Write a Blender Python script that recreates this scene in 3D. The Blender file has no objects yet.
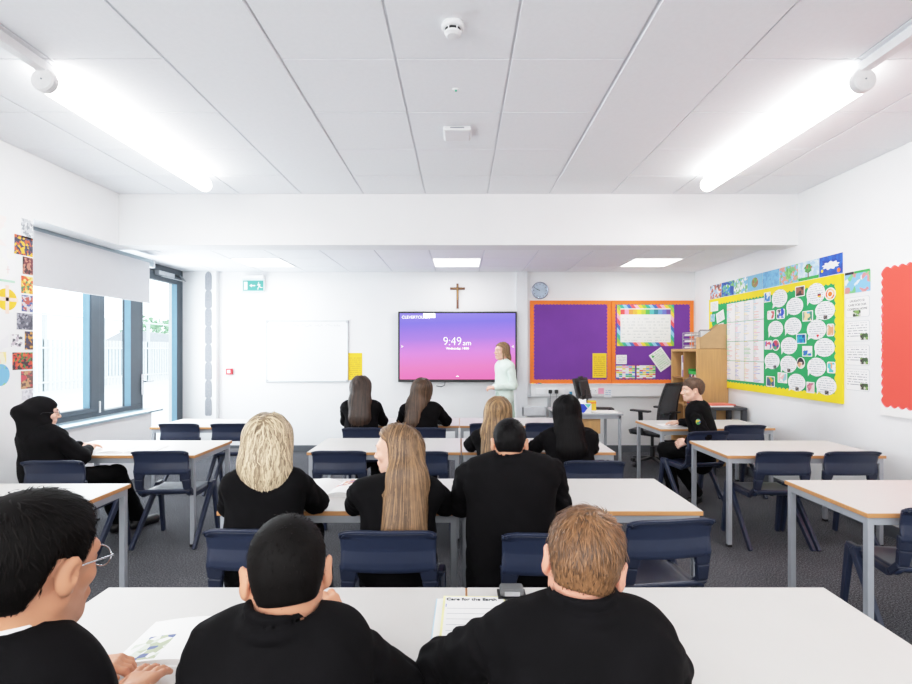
import bpy, math, random
import numpy as np
from mathutils import Vector, Matrix, Euler

SC = bpy.context.scene
COL = SC.collection
rng = np.random.default_rng(7)
random.seed(7)
PI = math.pi

# ------------------------------------------------------------------ colours / materials
def s2l(c):
    c = c / 255.0
    return c / 12.92 if c <= 0.04045 else ((c + 0.055) / 1.055) ** 2.4
def rgb(r, g, b):
    return (s2l(r), s2l(g), s2l(b), 1.0)

class NT:
    """small helper around a material's node tree"""
    def __init__(self, name):
        self.m = bpy.data.materials.new(name)
        self.m.use_nodes = True
        self.t = self.m.node_tree
        self.b = self.t.nodes['Principled BSDF']
    def n(self, kind, **kw):
        nd = self.t.nodes.new(kind)
        for k, v in kw.items():
            setattr(nd, k, v)
        return nd
    def l(self, a, b):
        self.t.links.new(a, b)
    def math(self, op, a, b=None, c=None):
        nd = self.n('ShaderNodeMath', operation=op)
        for i, x in enumerate((a, b, c)):
            if x is None: continue
            if isinstance(x, (int, float)): nd.inputs[i].default_value = x
            else: self.l(x, nd.inputs[i])
        return nd.outputs[0]
    def ramp(self, fac, stops, interp='LINEAR'):
        nd = self.n('ShaderNodeValToRGB')
        nd.color_ramp.interpolation = interp
        e = nd.color_ramp.elements
        while len(e) < len(stops): e.new(0.5)
        for i, (p, c) in enumerate(stops):
            e[i].position = p; e[i].color = c
        self.l(fac, nd.inputs[0])
        return nd.outputs[0]
    def mix(self, fac, a, b):
        nd = self.n('ShaderNodeMix', data_type='RGBA')
        for i, x in ((0, fac), (6, a), (7, b)):
            if isinstance(x, (int, float)): nd.inputs[i].default_value = x
            elif isinstance(x, tuple): nd.inputs[i].default_value = x
            else: self.l(x, nd.inputs[i])
        return nd.outputs[2]
    def obj(self, loc=(0, 0, 0), scale=(1, 1, 1)):
        tc = self.n('ShaderNodeTexCoord'); mp = self.n('ShaderNodeMapping')
        mp.inputs['Location'].default_value = loc; mp.inputs['Scale'].default_value = scale
        self.l(tc.outputs['Object'], mp.inputs[0])
        return mp.outputs[0]
    def noise(self, vec, scale, detail=3, rough=0.5):
        nd = self.n('ShaderNodeTexNoise')
        nd.inputs['Scale'].default_value = scale; nd.inputs['Detail'].default_value = detail
        nd.inputs['Roughness'].default_value = rough
        self.l(vec, nd.inputs['Vector'])
        return nd
    def bump(self, h, strength=0.2, dist=0.01):
        nd = self.n('ShaderNodeBump')
        nd.inputs['Strength'].default_value = strength; nd.inputs['Distance'].default_value = dist
        self.l(h, nd.inputs['Height']); self.l(nd.outputs[0], self.b.inputs['Normal'])

def shade(c, k):
    return (min(1, c[0] * k), min(1, c[1] * k), min(1, c[2] * k), 1)

def plain(name, c, rough=0.5, metal=0.0, spec=0.5, var=0.08, scale=12.0, bump=0.0, bscale=200.0, coat=0.0):
    k = NT(name)
    v = k.obj()
    nz = k.noise(v, scale)
    k.l(k.ramp(nz.outputs[0], [(0.3, shade(c, 1 - var)), (0.7, shade(c, 1 + var))]), k.b.inputs['Base Color'])
    k.b.inputs['Roughness'].default_value = rough
    k.b.inputs['Metallic'].default_value = metal
    k.b.inputs['Specular IOR Level'].default_value = spec
    k.b.inputs['Coat Weight'].default_value = coat
    if bump:
        k.bump(k.noise(v, bscale, 2).outputs[0], bump, 0.002)
    return k.m

def emit(name, c, strength):
    k = NT(name)
    k.b.inputs['Base Color'].default_value = c
    k.b.inputs['Emission Color'].default_value = c
    k.b.inputs['Emission Strength'].default_value = strength
    return k.m

def wood(name, c, along='Z', scale=1.0):
    k = NT(name)
    sc = {'Z': (14, 14, 1.2), 'X': (1.2, 14, 14), 'Y': (14, 1.2, 14)}[along]
    v = k.obj(scale=tuple(s * scale for s in sc))
    nz = k.noise(v, 2.0, 5, 0.6)
    k.l(k.ramp(nz.outputs[0], [(0.3, shade(c, 0.86)), (0.55, c), (0.75, shade(c, 1.12))]), k.b.inputs['Base Color'])
    k.b.inputs['Roughness'].default_value = 0.45
    return k.m

def carpet(name):
    k = NT(name)
    v = k.obj()
    n1 = k.noise(v, 110, 4, 0.8); n2 = k.noise(v, 2.2, 3)
    c1 = k.ramp(n1.outputs[0], [(0.36, rgb(34, 35, 39)), (0.5, rgb(70, 71, 76)), (0.62, rgb(132, 133, 138))])
    c2 = k.ramp(n2.outputs[0], [(0.3, (0.86, 0.86, 0.86, 1)), (0.7, (1.08, 1.08, 1.08, 1))])
    nd = k.n('ShaderNodeMix', data_type='RGBA', blend_type='MULTIPLY'); nd.inputs[0].default_value = 1
    k.l(c1, nd.inputs[6]); k.l(c2, nd.inputs[7])
    k.l(nd.outputs[2], k.b.inputs['Base Color'])
    k.b.inputs['Roughness'].default_value = 0.95
    k.b.inputs['Specular IOR Level'].default_value = 0.15
    k.bump(n1.outputs[0], 0.5, 0.004)
    return k.m

def cloth(name, c, weave=900, var=0.15, spec=0.25):
    k = NT(name)
    v = k.obj()
    n1 = k.noise(v, weave, 2); n2 = k.noise(v, 9, 4)
    k.l(k.ramp(n2.outputs[0], [(0.3, shade(c, 1 - var)), (0.7, shade(c, 1 + var))]), k.b.inputs['Base Color'])
    k.b.inputs['Roughness'].default_value = 0.85
    k.b.inputs['Specular IOR Level'].default_value = spec
    k.bump(k.math('ADD', k.math('MULTIPLY', n1.outputs[0], 0.25), n2.outputs[0]), 0.25, 0.012)
    return k.m

def skin(name, c):
    k = NT(name)
    v = k.obj()
    n2 = k.noise(v, 16, 3)
    k.l(k.ramp(n2.outputs[0], [(0.3, (c[0] * 0.96, c[1] * 0.9, c[2] * 0.88, 1)), (0.7, shade(c, 1.05))]), k.b.inputs['Base Color'])
    k.b.inputs['Roughness'].default_value = 0.5
    k.b.inputs['Specular IOR Level'].default_value = 0.35
    k.b.inputs['Subsurface Weight'].default_value = 0.12
    k.b.inputs['Subsurface Radius'].default_value = (0.012, 0.005, 0.003)
    k.b.inputs['Subsurface Scale'].default_value = 1.0
    k.bump(k.noise(v, 420, 2).outputs[0], 0.08, 0.001)
    return k.m

def hair(name, dark, light, rough=0.42, spec=0.4):
    k = NT(name)
    g = k.n('ShaderNodeNewGeometry')
    v = k.obj()
    n = k.noise(v, 30, 2)
    f = k.math('ADD', k.math('MULTIPLY', g.outputs['Random Per Island'], 0.7), k.math('MULTIPLY', n.outputs[0], 0.35))
    k.l(k.ramp(f, [(0.1, dark), (0.9, light)]), k.b.inputs['Base Color'])
    k.b.inputs['Roughness'].default_value = rough
    k.b.inputs['Specular IOR Level'].default_value = spec
    return k.m

def text_lines(name, paper, ink, pitch, x0, x1, y0, y1, dash=60, gap=0.42, thick=0.42):
    """a sheet with rows of small dark writing between x0..x1, y0..y1 (object space)"""
    k = NT(name)
    tc = k.n('ShaderNodeTexCoord'); sp = k.n('ShaderNodeSeparateXYZ')
    k.l(tc.outputs['Object'], sp.inputs[0])
    x, y = sp.outputs[0], sp.outputs[1]
    row = k.math('FLOOR', k.math('DIVIDE', y, pitch))
    fr = k.math('FRACT', k.math('DIVIDE', y, pitch))
    line = k.math('LESS_THAN', fr, thick)
    wn = k.n('ShaderNodeTexNoise', noise_dimensions='2D')
    cb = k.n('ShaderNodeCombineXYZ')
    k.l(k.math('MULTIPLY', x, dash), cb.inputs[0]); k.l(k.math('MULTIPLY', row, 7.31), cb.inputs[1])
    k.l(cb.outputs[0], wn.inputs['Vector']); wn.inputs['Scale'].default_value = 1.0; wn.inputs['Detail'].default_value = 1
    word = k.math('GREATER_THAN', wn.outputs[0], gap)
    m = k.math('MULTIPLY', line, word)
    for a, op, lim in ((x, 'GREATER_THAN', x0), (x, 'LESS_THAN', x1), (y, 'GREATER_THAN', y0), (y, 'LESS_THAN', y1)):
        m = k.math('MULTIPLY', m, k.math(op, a, lim))
    k.l(k.mix(m, paper, ink), k.b.inputs['Base Color'])
    k.b.inputs['Roughness'].default_value = 0.7
    return k.m

def patches(name, cols, scale, off=(0, 0, 0), rough=0.5, smooth=0.0):
    """a picture of irregular colour patches (object space)"""
    k = NT(name)
    v = k.obj(loc=off)
    n = k.noise(v, scale * 0.8, 2)
    vm = k.n('ShaderNodeVectorMath', operation='MULTIPLY_ADD')
    vm.inputs[1].default_value = (0.6 / scale,) * 3
    k.l(n.outputs['Color'], vm.inputs[0]); k.l(v, vm.inputs[2])
    vo = k.n('ShaderNodeTexVoronoi'); vo.inputs['Scale'].default_value = scale
    k.l(vm.outputs[0], vo.inputs['Vector'])
    sp = k.n('ShaderNodeSeparateColor'); k.l(vo.outputs['Color'], sp.inputs[0])
    st = [(i / len(cols), c) for i, c in enumerate(cols)]
    k.l(k.ramp(sp.outputs[0], st, 'LINEAR' if smooth else 'CONSTANT'), k.b.inputs['Base Color'])
    k.b.inputs['Roughness'].default_value = rough
    return k.m

# ------------------------------------------------------------------ meshes
def mesh_obj(name, verts, faces, mat=None, parent=None, smooth=False, mats=None, fmat=None):
    me = bpy.data.meshes.new(name)
    if isinstance(verts, np.ndarray): verts = verts.tolist()
    if isinstance(faces, np.ndarray): faces = faces.tolist()
    me.from_pydata(verts, [], faces)
    for m in (mats or [mat]):
        me.materials.append(m)
    if fmat is not None:
        me.polygons.foreach_set('material_index', np.asarray(fmat, dtype=np.int32))
    if smooth:
        me.polygons.foreach_set('use_smooth', np.ones(len(me.polygons), dtype=bool))
    me.update()
    o = bpy.data.objects.new(name, me)
    COL.objects.link(o)
    if parent is not None: o.parent = parent
    return o

class MB:
    def __init__(self): self.v = []; self.f = []; self.mi = []; self.cur = 0
    def add(self, vs, fs):
        k = len(self.v); self.v += [tuple(p) for p in vs]
        for f in fs:
            self.f.append(tuple(i + k for i in f)); self.mi.append(self.cur)
        return self
    def box(self, x0, x1, y0, y1, z0, z1, M=None, bev=0.0):
        if bev > 0:
            return self.bbox(x0, x1, y0, y1, z0, z1, bev, M)
        vs = [(x, y, z) for x in (x0, x1) for y in (y0, y1) for z in (z0, z1)]
        if M is not None: vs = [tuple(M @ Vector(p)) for p in vs]
        return self.add(vs, [(0, 1, 3, 2), (4, 6, 7, 5), (0, 4, 5, 1), (2, 3, 7, 6), (0, 2, 6, 4), (1, 5, 7, 3)])
    def bbox(self, x0, x1, y0, y1, z0, z1, b, M=None):
        """box with chamfered edges"""
        import bmesh
        bm = bmesh.new()
        bmesh.ops.create_cube(bm, size=1)
        for v in bm.verts:
            v.co = Vector(((x0 + x1) / 2 + v.co.x * (x1 - x0), (y0 + y1) / 2 + v.co.y * (y1 - y0), (z0 + z1) / 2 + v.co.z * (z1 - z0)))
        bmesh.ops.bevel(bm, geom=list(bm.edges), offset=b, segments=2, affect='EDGES', profile=0.5)
        bm.verts.index_update()
        vs = [v.co.copy() for v in bm.verts]
        if M is not None: vs = [M @ p for p in vs]
        fs = [[v.index for v in f.verts] for f in bm.faces]
        bm.free()
        return self.add(vs, fs)
    def tube(self, pts, r, n=8, caps=True):
        """round bar along a polyline, r one radius or one per point"""
        pts = [Vector(p) for p in pts]
        rs = r if isinstance(r, (list, tuple)) else [r] * len(pts)
        rings = []
        up = None
        for i, p in enumerate(pts):
            d = (pts[min(i + 1, len(pts) - 1)] - pts[max(i - 1, 0)]).normalized()
            if up is None:
                up = Vector((0, 0, 1)) if abs(d.z) < 0.9 else Vector((1, 0, 0))
            a = d.cross(up).normalized(); b = a.cross(d).normalized(); up = b
            rings.append([p + (a * math.cos(2 * PI * k / n) + b * math.sin(2 * PI * k / n)) * rs[i] for k in range(n)])
        vs = [q for ring in rings for q in ring]; fs = []
        for i in range(len(pts) - 1):
            for k in range(n):
                fs.append((i * n + k, i * n + (k + 1) % n, (i + 1) * n + (k + 1) % n, (i + 1) * n + k))
        if caps:
            fs.append(tuple(range(n - 1, -1, -1))); fs.append(tuple((len(pts) - 1) * n + k for k in range(n)))
        return self.add(vs, fs)
    def bar(self, a, b, w, d, side=(1, 0, 0), w2=None, d2=None):
        """rectangular bar from a to b; w along side, d across"""
        a = Vector(a); b = Vector(b); t = (b - a).normalized(); s = Vector(side); s = (s - t * s.dot(t)).normalized(); q = t.cross(s)
        w2 = w if w2 is None else w2; d2 = d if d2 is None else d2
        vs = []
        for p, ww, dd in ((a, w, d), (b, w2, d2)):
            for i, j in ((-1, -1), (1, -1), (1, 1), (-1, 1)):
                vs.append(p + s * (i * ww / 2) + q * (j * dd / 2))
        return self.add(vs, [(3, 2, 1, 0), (4, 5, 6, 7)] + [(k, (k + 1) % 4, 4 + (k + 1) % 4, 4 + k) for k in range(4)])
    def lathe(self, prof, n=24, M=None):
        vs = []; fs = []
        for r, z in prof:
            for k in range(n):
                p = Vector((r * math.cos(2 * PI * k / n), r * math.sin(2 * PI * k / n), z))
                vs.append(M @ p if M is not None else p)
        for i in range(len(prof) - 1):
            for k in range(n):
                fs.append((i * n + k, i * n + (k + 1) % n, (i + 1) * n + (k + 1) % n, (i + 1) * n + k))
        fs.append(tuple(range(n - 1, -1, -1))); fs.append(tuple((len(prof) - 1) * n + k for k in range(n)))
        return self.add(vs, fs)
    def prism(self, poly, z0, z1):
        """2-D outline (counter-clockwise) extruded along z"""
        n = len(poly)
        vs = [(x, y, z0) for x, y in poly] + [(x, y, z1) for x, y in poly]
        return self.add(vs, [tuple(range(n - 1, -1, -1)), tuple(range(n, 2 * n))] + [(k, (k + 1) % n, n + (k + 1) % n, n + k) for k in range(n)])
    def build(self, name, mat, parent=None, smooth=False, mats=None):
        return mesh_obj(name, self.v, self.f, mat, parent, smooth, mats, self.mi if mats else None)

def empty(name, loc=(0, 0, 0), rz=0.0):
    o = bpy.data.objects.new(name, None); COL.objects.link(o)
    o.location = loc; o.rotation_euler = (0, 0, rz); o.empty_display_size = 0.1
    return o
def tag(o, label=None, cat=None, group=None, kind=None):
    if label: o['label'] = label
    if cat: o['category'] = cat
    if group: o['group'] = group
    if kind: o['kind'] = kind
    return o
def struct(o): o['kind'] = 'structure'; return o
def dup(root):
    r = root.copy(); COL.objects.link(r)
    for ch in root.children:
        c = ch.copy(); COL.objects.link(c); c.parent = r
        for g in ch.children:
            d = g.copy(); COL.objects.link(d); d.parent = c
    return r
def bevel(o, w=0.004, seg=2):
    m = o.modifiers.new('bevel', 'BEVEL'); m.width = w; m.segments = seg; m.limit_method = 'ANGLE'
    return o
def text_mesh(s, size, mat, parent, name='lettering', loc=(0, 0, 0), align='CENTER', ext=0.0006, bold=0.0, sx=1.0):
    cu = bpy.data.curves.new('t', 'FONT'); cu.body = s; cu.size = size; cu.align_x = align; cu.align_y = 'CENTER'
    cu.extrude = ext; cu.offset = bold; cu.resolution_u = 3
    t = bpy.data.objects.new('t', cu); COL.objects.link(t)
    dg = bpy.context.evaluated_depsgraph_get()
    me = bpy.data.meshes.new_from_object(t.evaluated_get(dg))
    bpy.data.objects.remove(t); bpy.data.curves.remove(cu)
    for v in me.vertices: v.co.x *= sx
    me.materials.clear(); me.materials.append(mat)
    o = bpy.data.objects.new(name, me); COL.objects.link(o); o.parent = parent; o.location = loc
    return o

# ------------------------------------------------------------------ implicit surfaces
def L2(a): return np.sqrt(np.einsum('ij,ij->i', a, a))
def A3(p): return np.asarray(p, dtype=np.float32)
def smin(a, b, k):
    h = np.maximum(k - np.abs(a - b), 0.0)
    return np.minimum(a, b) - h * h * (0.25 / k)
def smax(a, b, k): return -smin(-a, -b, k)
def cap(p, a, b, ra, rb, flat=None, sq=1.0):
    """tapered capsule; squashed by sq along unit direction flat"""
    a = A3(a); b = A3(b)
    q = p - a; ab = b - a
    if flat is not None:
        n = A3(flat)
        q = q + np.outer(q @ n, n) * (1 / sq - 1); ab = ab + n * (ab @ n) * (1 / sq - 1)
    t = np.clip((q @ ab) / max(ab @ ab, 1e-9), 0, 1)
    d = L2(q - np.outer(t, ab)) - (ra + (rb - ra) * t)
    return d * (0.5 + 0.5 * sq if flat is not None else 1.0)
def ell(p, c, r, R=None):
    q = p - A3(c)
    if R is not None: q = q @ R
    r = A3(r)
    k0 = L2(q / r); k1 = L2(q / (r * r)) + 1e-9
    return k0 * (k0 - 1.0) / k1
def chain(p, pts, rs, flat=None, sq=1.0, k=0.0):
    d = None
    for i in range(len(pts) - 1):
        e = cap(p, pts[i], pts[i + 1], rs[i], rs[i + 1], flat, sq)
        d = e if d is None else (smin(d, e, k) if k else np.minimum(d, e))
    return d
CORN = np.array([(i, j, k) for i in (0, 1) for j in (0, 1) for k in (0, 1)])
EDG = [(a, b) for a in range(8) for b in range(a + 1, 8) if np.abs(CORN[a] - CORN[b]).sum() == 1]
def nets(f, lo, hi, h):
    """surface-nets polygoniser of f<0 -> verts, quads"""
    lo = np.asarray(lo, float); hi = np.asarray(hi, float)
    n = np.maximum(np.ceil((hi - lo) / h).astype(int) + 1, 3)
    ax = [(lo[i] + np.arange(n[i]) * h).astype(np.float32) for i in range(3)]
    # coarse pass: skip blocks of cells far from the surface
    B = 6
    nb = [int(math.ceil(n[i] / B)) for i in range(3)]
    cc = [np.array([ax[i][min(b * B + B // 2, n[i] - 1)] for b in range(nb[i])], np.float32) for i in range(3)]
    G = np.stack(np.meshgrid(*cc, indexing='ij'), -1).reshape(-1, 3)
    dv = f(G).reshape(nb)
    near = np.abs(dv) < h * B * 1.6 + 0.03
    v = np.repeat(np.repeat(np.repeat(dv, B, 0), B, 1), B, 2)[:n[0], :n[1], :n[2]].astype(np.float32).copy()
    m = np.repeat(np.repeat(np.repeat(near, B, 0), B, 1), B, 2)[:n[0], :n[1], :n[2]]
    ii = np.argwhere(m)
    P = np.stack([ax[0][ii[:, 0]], ax[1][ii[:, 1]], ax[2][ii[:, 2]]], 1)
    out = np.empty(len(P), np.float32)
    for s in range(0, len(P), 200000):
        out[s:s + 200000] = f(P[s:s + 200000])
    v[m] = out
    s = v < 0
    c = np.zeros(n - 1, np.int8)
    for a in CORN:
        c += s[a[0]:n[0] - 1 + a[0], a[1]:n[1] - 1 + a[1], a[2]:n[2] - 1 + a[2]]
    act = (c > 0) & (c < 8)
    idx = -np.ones(n - 1, np.int64); ijk = np.argwhere(act); idx[act] = np.arange(len(ijk))
    acc = np.zeros((len(ijk), 3)); cnt = np.zeros(len(ijk))
    for a, b in EDG:
        A = CORN[a]; Bc = CORN[b]
        ia = ijk + A; ib = ijk + Bc
        va = v[ia[:, 0], ia[:, 1], ia[:, 2]]; vb = v[ib[:, 0], ib[:, 1], ib[:, 2]]
        mk = (va < 0) != (vb < 0)
        t = np.where(mk, va / np.where(mk, va - vb, 1), 0)
        acc += np.where(mk[:, None], A + t[:, None] * (Bc - A), 0); cnt += mk
    verts = lo + (ijk + acc / np.maximum(cnt, 1)[:, None]) * h
    faces = []
    for d in range(3):
        e1, e2 = (d + 1) % 3, (d + 2) % 3
        sl = [slice(None)] * 3; sl[d] = slice(0, n[d] - 1); s0 = s[tuple(sl)]
        sl[d] = slice(1, n[d]); s1 = s[tuple(sl)]
        ch = np.argwhere(s0 != s1)
        ch = ch[(ch[:, e1] > 0) & (ch[:, e2] > 0) & (ch[:, e1] < n[e1] - 1) & (ch[:, e2] < n[e2] - 1)]
        sg = s0[ch[:, 0], ch[:, 1], ch[:, 2]]
        q = []
        for o1, o2 in ((-1, -1), (0, -1), (0, 0), (-1, 0)):
            t = ch.copy(); t[:, e1] += o1; t[:, e2] += o2
            q.append(idx[t[:, 0], t[:, 1], t[:, 2]])
        q = np.stack(q, 1)
        q[~sg] = q[~sg][:, ::-1]
        faces.append(q)
    faces = np.concatenate(faces)
    return verts, faces[(faces >= 0).all(1)]
def grad(f, p, e=0.003):
    g = np.stack([f(p + A3([e, 0, 0])) - f(p - A3([e, 0, 0])), f(p + A3([0, e, 0])) - f(p - A3([0, e, 0])), f(p + A3([0, 0, e])) - f(p - A3([0, 0, e]))], 1)
    return g / (L2(g)[:, None] + 1e-9)
def merge(parts):
    V = []; F = []; k = 0
    for v, f in parts:
        V.append(v); F.append(f + k); k += len(v)
    return np.concatenate(V), np.concatenate(F)
def ribbons(paths, normals, width):
    """paths (n, m, 3) -> flat tapering locks lying along the surface"""
    n, m, _ = paths.shape
    t = np.gradient(paths, axis=1)
    t /= (np.linalg.norm(t, axis=2, keepdims=True) + 1e-9)
    w = np.cross(normals, t); w /= (np.linalg.norm(w, axis=2, keepdims=True) + 1e-9)
    prof = np.minimum(1, np.linspace(0.0, 1, m) * 6 + 0.5) * (1 - np.linspace(0, 1, m) ** 3 * 0.9)
    hw = (width if np.ndim(width) else np.full(n, width))[:, None] * prof[None] * 0.5
    a = paths - w * hw[..., None]; b = paths + w * hw[..., None]
    mid = paths + normals * (hw[..., None] * 0.35)
    V = np.stack([a, mid, b], 2).reshape(-1, 3)
    base = (np.arange(n) * m * 3)[:, None] + np.arange(m - 1)[None] * 3
    base = base.reshape(-1)
    F = np.concatenate([np.stack([base, base + 1, base + 4, base + 3], 1), np.stack([base + 1, base + 2, base + 5, base + 4], 1)])
    return V, F
# ------------------------------------------------------------------ camera and where things stand
CAM_Z, F, CX, CY = 1.5, 500.0, 460.0, 350.0
XR, XL, YB = 3.47, -3.50, 7.38           # right wall, left wall (front part), back wall
def at(px, py, y): return ((px - CX) * y / F, y, CAM_Z - (py - CY) * y / F)
def RW(px, py):
    y = XR * F / (px - CX); return (y, CAM_Z - (py - CY) * y / F)
def LW(px, py):
    y = XL * F / (px - CX); return (y, CAM_Z - (py - CY) * y / F)

cd = bpy.data.cameras.new('camera'); cam = bpy.data.objects.new('camera', cd); COL.objects.link(cam)
cam.location = (0, 0, CAM_Z); cam.rotation_euler = (PI / 2, 0, 0)
cd.sensor_width = 36; cd.lens = F / 912 * 36; cd.shift_x = -4 / 912; cd.shift_y = 8 / 912; cd.clip_start = 0.02
SC.camera = cam

# ------------------------------------------------------------------ materials
M = {}
M['wall'] = plain('wall_paint', rgb(238, 239, 240), 0.8, var=0.012, scale=3, bump=0.05, bscale=300, spec=0.2)
M['ceil'] = plain('ceiling_tile', rgb(244, 246, 249), 0.9, var=0.012, scale=40, bump=0.08, bscale=500, spec=0.1)
M['grid'] = plain('ceiling_grid', rgb(226, 228, 232), 0.6, var=0.02)
M['carpet'] = carpet('carpet_tile')
M['skirting'] = plain('skirting', rgb(88, 92, 98), 0.6)
M['frame'] = plain('window_frame_grey', rgb(72, 83, 92), 0.4, var=0.04)
M['sill'] = plain('sill_grey', rgb(150, 172, 184), 0.35, var=0.03)
M['white'] = plain('white_plastic', rgb(236, 237, 238), 0.45, var=0.02)
M['whitegloss'] = plain('white_gloss', rgb(244, 246, 248), 0.2, var=0.01)
M['laminate'] = plain('table_laminate', rgb(206, 204, 201), 0.45, var=0.012, scale=6, spec=0.3)
M['beech'] = wood('beech_edge', rgb(208, 150, 96), 'X', 2.0)
M['steel'] = plain('grey_metal', rgb(176, 181, 188), 0.4, metal=0.2, var=0.04)
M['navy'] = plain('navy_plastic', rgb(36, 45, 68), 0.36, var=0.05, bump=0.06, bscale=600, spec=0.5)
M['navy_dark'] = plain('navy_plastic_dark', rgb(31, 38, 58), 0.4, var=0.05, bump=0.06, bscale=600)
M['black'] = plain('black_plastic', rgb(24, 24, 27), 0.4, var=0.05)
M['mesh'] = plain('black_mesh_fabric', rgb(62, 63, 68), 0.8, var=0.25, scale=300)
M['oak'] = wood('oak_veneer', rgb(206, 160, 104), 'Z')
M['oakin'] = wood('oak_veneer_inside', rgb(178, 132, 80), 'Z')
M['card'] = plain('brown_card', rgb(203, 166, 124), 0.8, var=0.04)
M['silver'] = plain('silver', rgb(186, 189, 193), 0.35, metal=0.5)
M['chrome'] = plain('bright_metal', rgb(200, 203, 208), 0.2, metal=0.9)
M['blind'] = plain('blind_fabric', rgb(206, 207, 210), 0.9, var=0.01, bump=0.05, bscale=900)
M['blind'].node_tree.nodes['Principled BSDF'].inputs['Transmission Weight'].default_value = 0.0
M['orange'] = plain('orange_border_paper', rgb(246, 122, 42), 0.7, var=0.05, scale=4)
M['purple'] = plain('purple_backing_paper', rgb(112, 52, 152), 0.75, var=0.06, scale=3)
M['yellowb'] = plain('yellow_border_paper', rgb(250, 220, 34), 0.7, var=0.04, scale=4)
M['green'] = plain('green_backing_paper', rgb(38, 158, 92), 0.75, var=0.06, scale=3)
M['red'] = plain('red_backing_paper', rgb(244, 84, 70), 0.75, var=0.03, scale=2)
M['pinkred'] = plain('pink_red_border', rgb(248, 112, 118), 0.75, var=0.03)
M['yellow'] = text_lines('yellow_sheet', rgb(248, 204, 40), rgb(190, 140, 30), 0.03, -0.085, 0.08, -0.15, 0.15, 45, 0.4, 0.3)
M['paper'] = plain('paper', rgb(243, 243, 242), 0.7, var=0.012)
M['ink'] = plain('dark_ink', rgb(45, 46, 52), 0.6)
M['greyink'] = plain('grey_ink', rgb(150, 154, 160), 0.6)
M['redplastic'] = plain('red_plastic', rgb(214, 40, 52), 0.4)
M['signgreen'] = plain('sign_green', rgb(70, 148, 138), 0.4, var=0.03)
M['woodbrown'] = wood('dark_wood', rgb(120, 78, 58), 'Z')
M['brass'] = plain('brass', rgb(172, 134, 84), 0.35, metal=0.6)
M['ltwhite'] = emit('screen_white', (1, 1, 1, 1), 1.5)
M['lamp'] = emit('lamp_diffuser', (1.0, 0.985, 0.96, 1), 9.0)
M['led'] = emit('led_panel_diffuser', (1.0, 0.99, 0.97, 1), 3.2)
M['pink'] = plain('pink_note', rgb(246, 170, 196), 0.7)
M['cardedge'] = plain('card_edge', rgb(206, 210, 214), 0.7)
M['blue'] = plain('blue_card', rgb(30, 66, 200), 0.6)
M['teal'] = plain('teal_card', rgb(96, 214, 196), 0.6)
M['lime'] = plain('green_plastic', rgb(52, 168, 74), 0.5)

def glass_mat():
    k = NT('window_glass')
    t = k.t; t.nodes.remove(k.b)
    out = t.nodes['Material Output']
    tr = k.n('ShaderNodeBsdfTransparent'); gl = k.n('ShaderNodeBsdfGlossy'); mx = k.n('ShaderNodeMixShader')
    tr.inputs[0].default_value = (0.93, 0.97, 0.98, 1); gl.inputs['Roughness'].default_value = 0.02
    fr = k.n('ShaderNodeLayerWeight'); fr.inputs[0].default_value = 0.1
    k.l(k.math('MULTIPLY', fr.outputs['Fresnel'], 0.35), mx.inputs[0]); k.l(tr.outputs[0], mx.inputs[1]); k.l(gl.outputs[0], mx.inputs[2]); k.l(mx.outputs[0], out.inputs[0])
    return k.m
M['glass'] = glass_mat()

# ------------------------------------------------------------------ the room
def sbox(name, b, mat):
    return struct(MB().box(*b).build(name, mat))
sbox('floor', (-4.3, XR + 0.15, -2.6, YB + 0.15, -0.12, 0.0), M['carpet'])
sbox('wall_back', (-4.3, XR + 0.15, YB, YB + 0.15, 0, 3.3), M['wall'])
sbox('wall_right', (XR, XR + 0.15, -2.6, YB, 0, 3.3), M['wall'])
sbox('wall_front', (-4.3, XR + 0.15, -2.75, -2.6, 0, 3.3), M['wall'])
w = MB()
w.box(-4.3, XL, -2.6, 4.1, 0, 3.3)                       # thick wall beside the window bay
w.box(-4.3, XL, 4.1, 5.13, 2.577, 3.3)                   # header over the bay
w.box(-4.16, -3.80, 4.1, 6.16, 0, 0.733)                 # low wall under the windows
struct(w.build('wall_left', M['wall']))
sbox('wall_pier', (-4.16, -3.56, 7.30, YB, 0, 2.651), M['wall'])
sbox('trim_beam', (-4.3, XR, 5.13, 5.385, 2.577, 3.3), M['wall'])
PX0, PD = -0.354, 0.634                                  # ceiling grid

def tiled_ceiling(name, x0, x1, ys, z, skip=()):
    m = MB(); m.cur = 1
    m.box(x0, x1, ys[0], ys[-1], z + 0.008, z + 0.12)
    m.cur = 0
    k0 = math.floor((x0 - PX0) / PD)
    xs = [x0] + [PX0 + PD * k for k in range(k0, k0 + 20) if x0 + 0.05 < PX0 + PD * k < x1 - 0.05] + [x1]
    g = 0.007
    for i in range(len(xs) - 1):
        for j in range(len(ys) - 1):
            xc = (xs[i] + xs[i + 1]) / 2
            if any(a < xc < b and ys[j + 1] <= c + 1e-3 for a, b, c in skip): continue
            m.bbox(xs[i] + g, xs[i + 1] - g, ys[j] + g * 0.55, ys[j + 1] - g * 0.55, z, z + 0.012, 0.003)
    return struct(m.build(name, None, mats=[M['ceil'], M['grid']]))
ysU = [-2.6] + [4.598 - 0.616 * k for k in range(11, 0, -1)] + [4.598, 5.13]
PANELS = ((-1.616, -0.985), (0.918, 1.552))
tiled_ceiling('ceiling', XL, XR, ysU, 3.10, [(a, b, 4.598) for a, b in PANELS])
tiled_ceiling('ceiling_lower', -4.3, XR, [5.385, 5.62, 6.255, 6.89, YB], 2.651)
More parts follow.
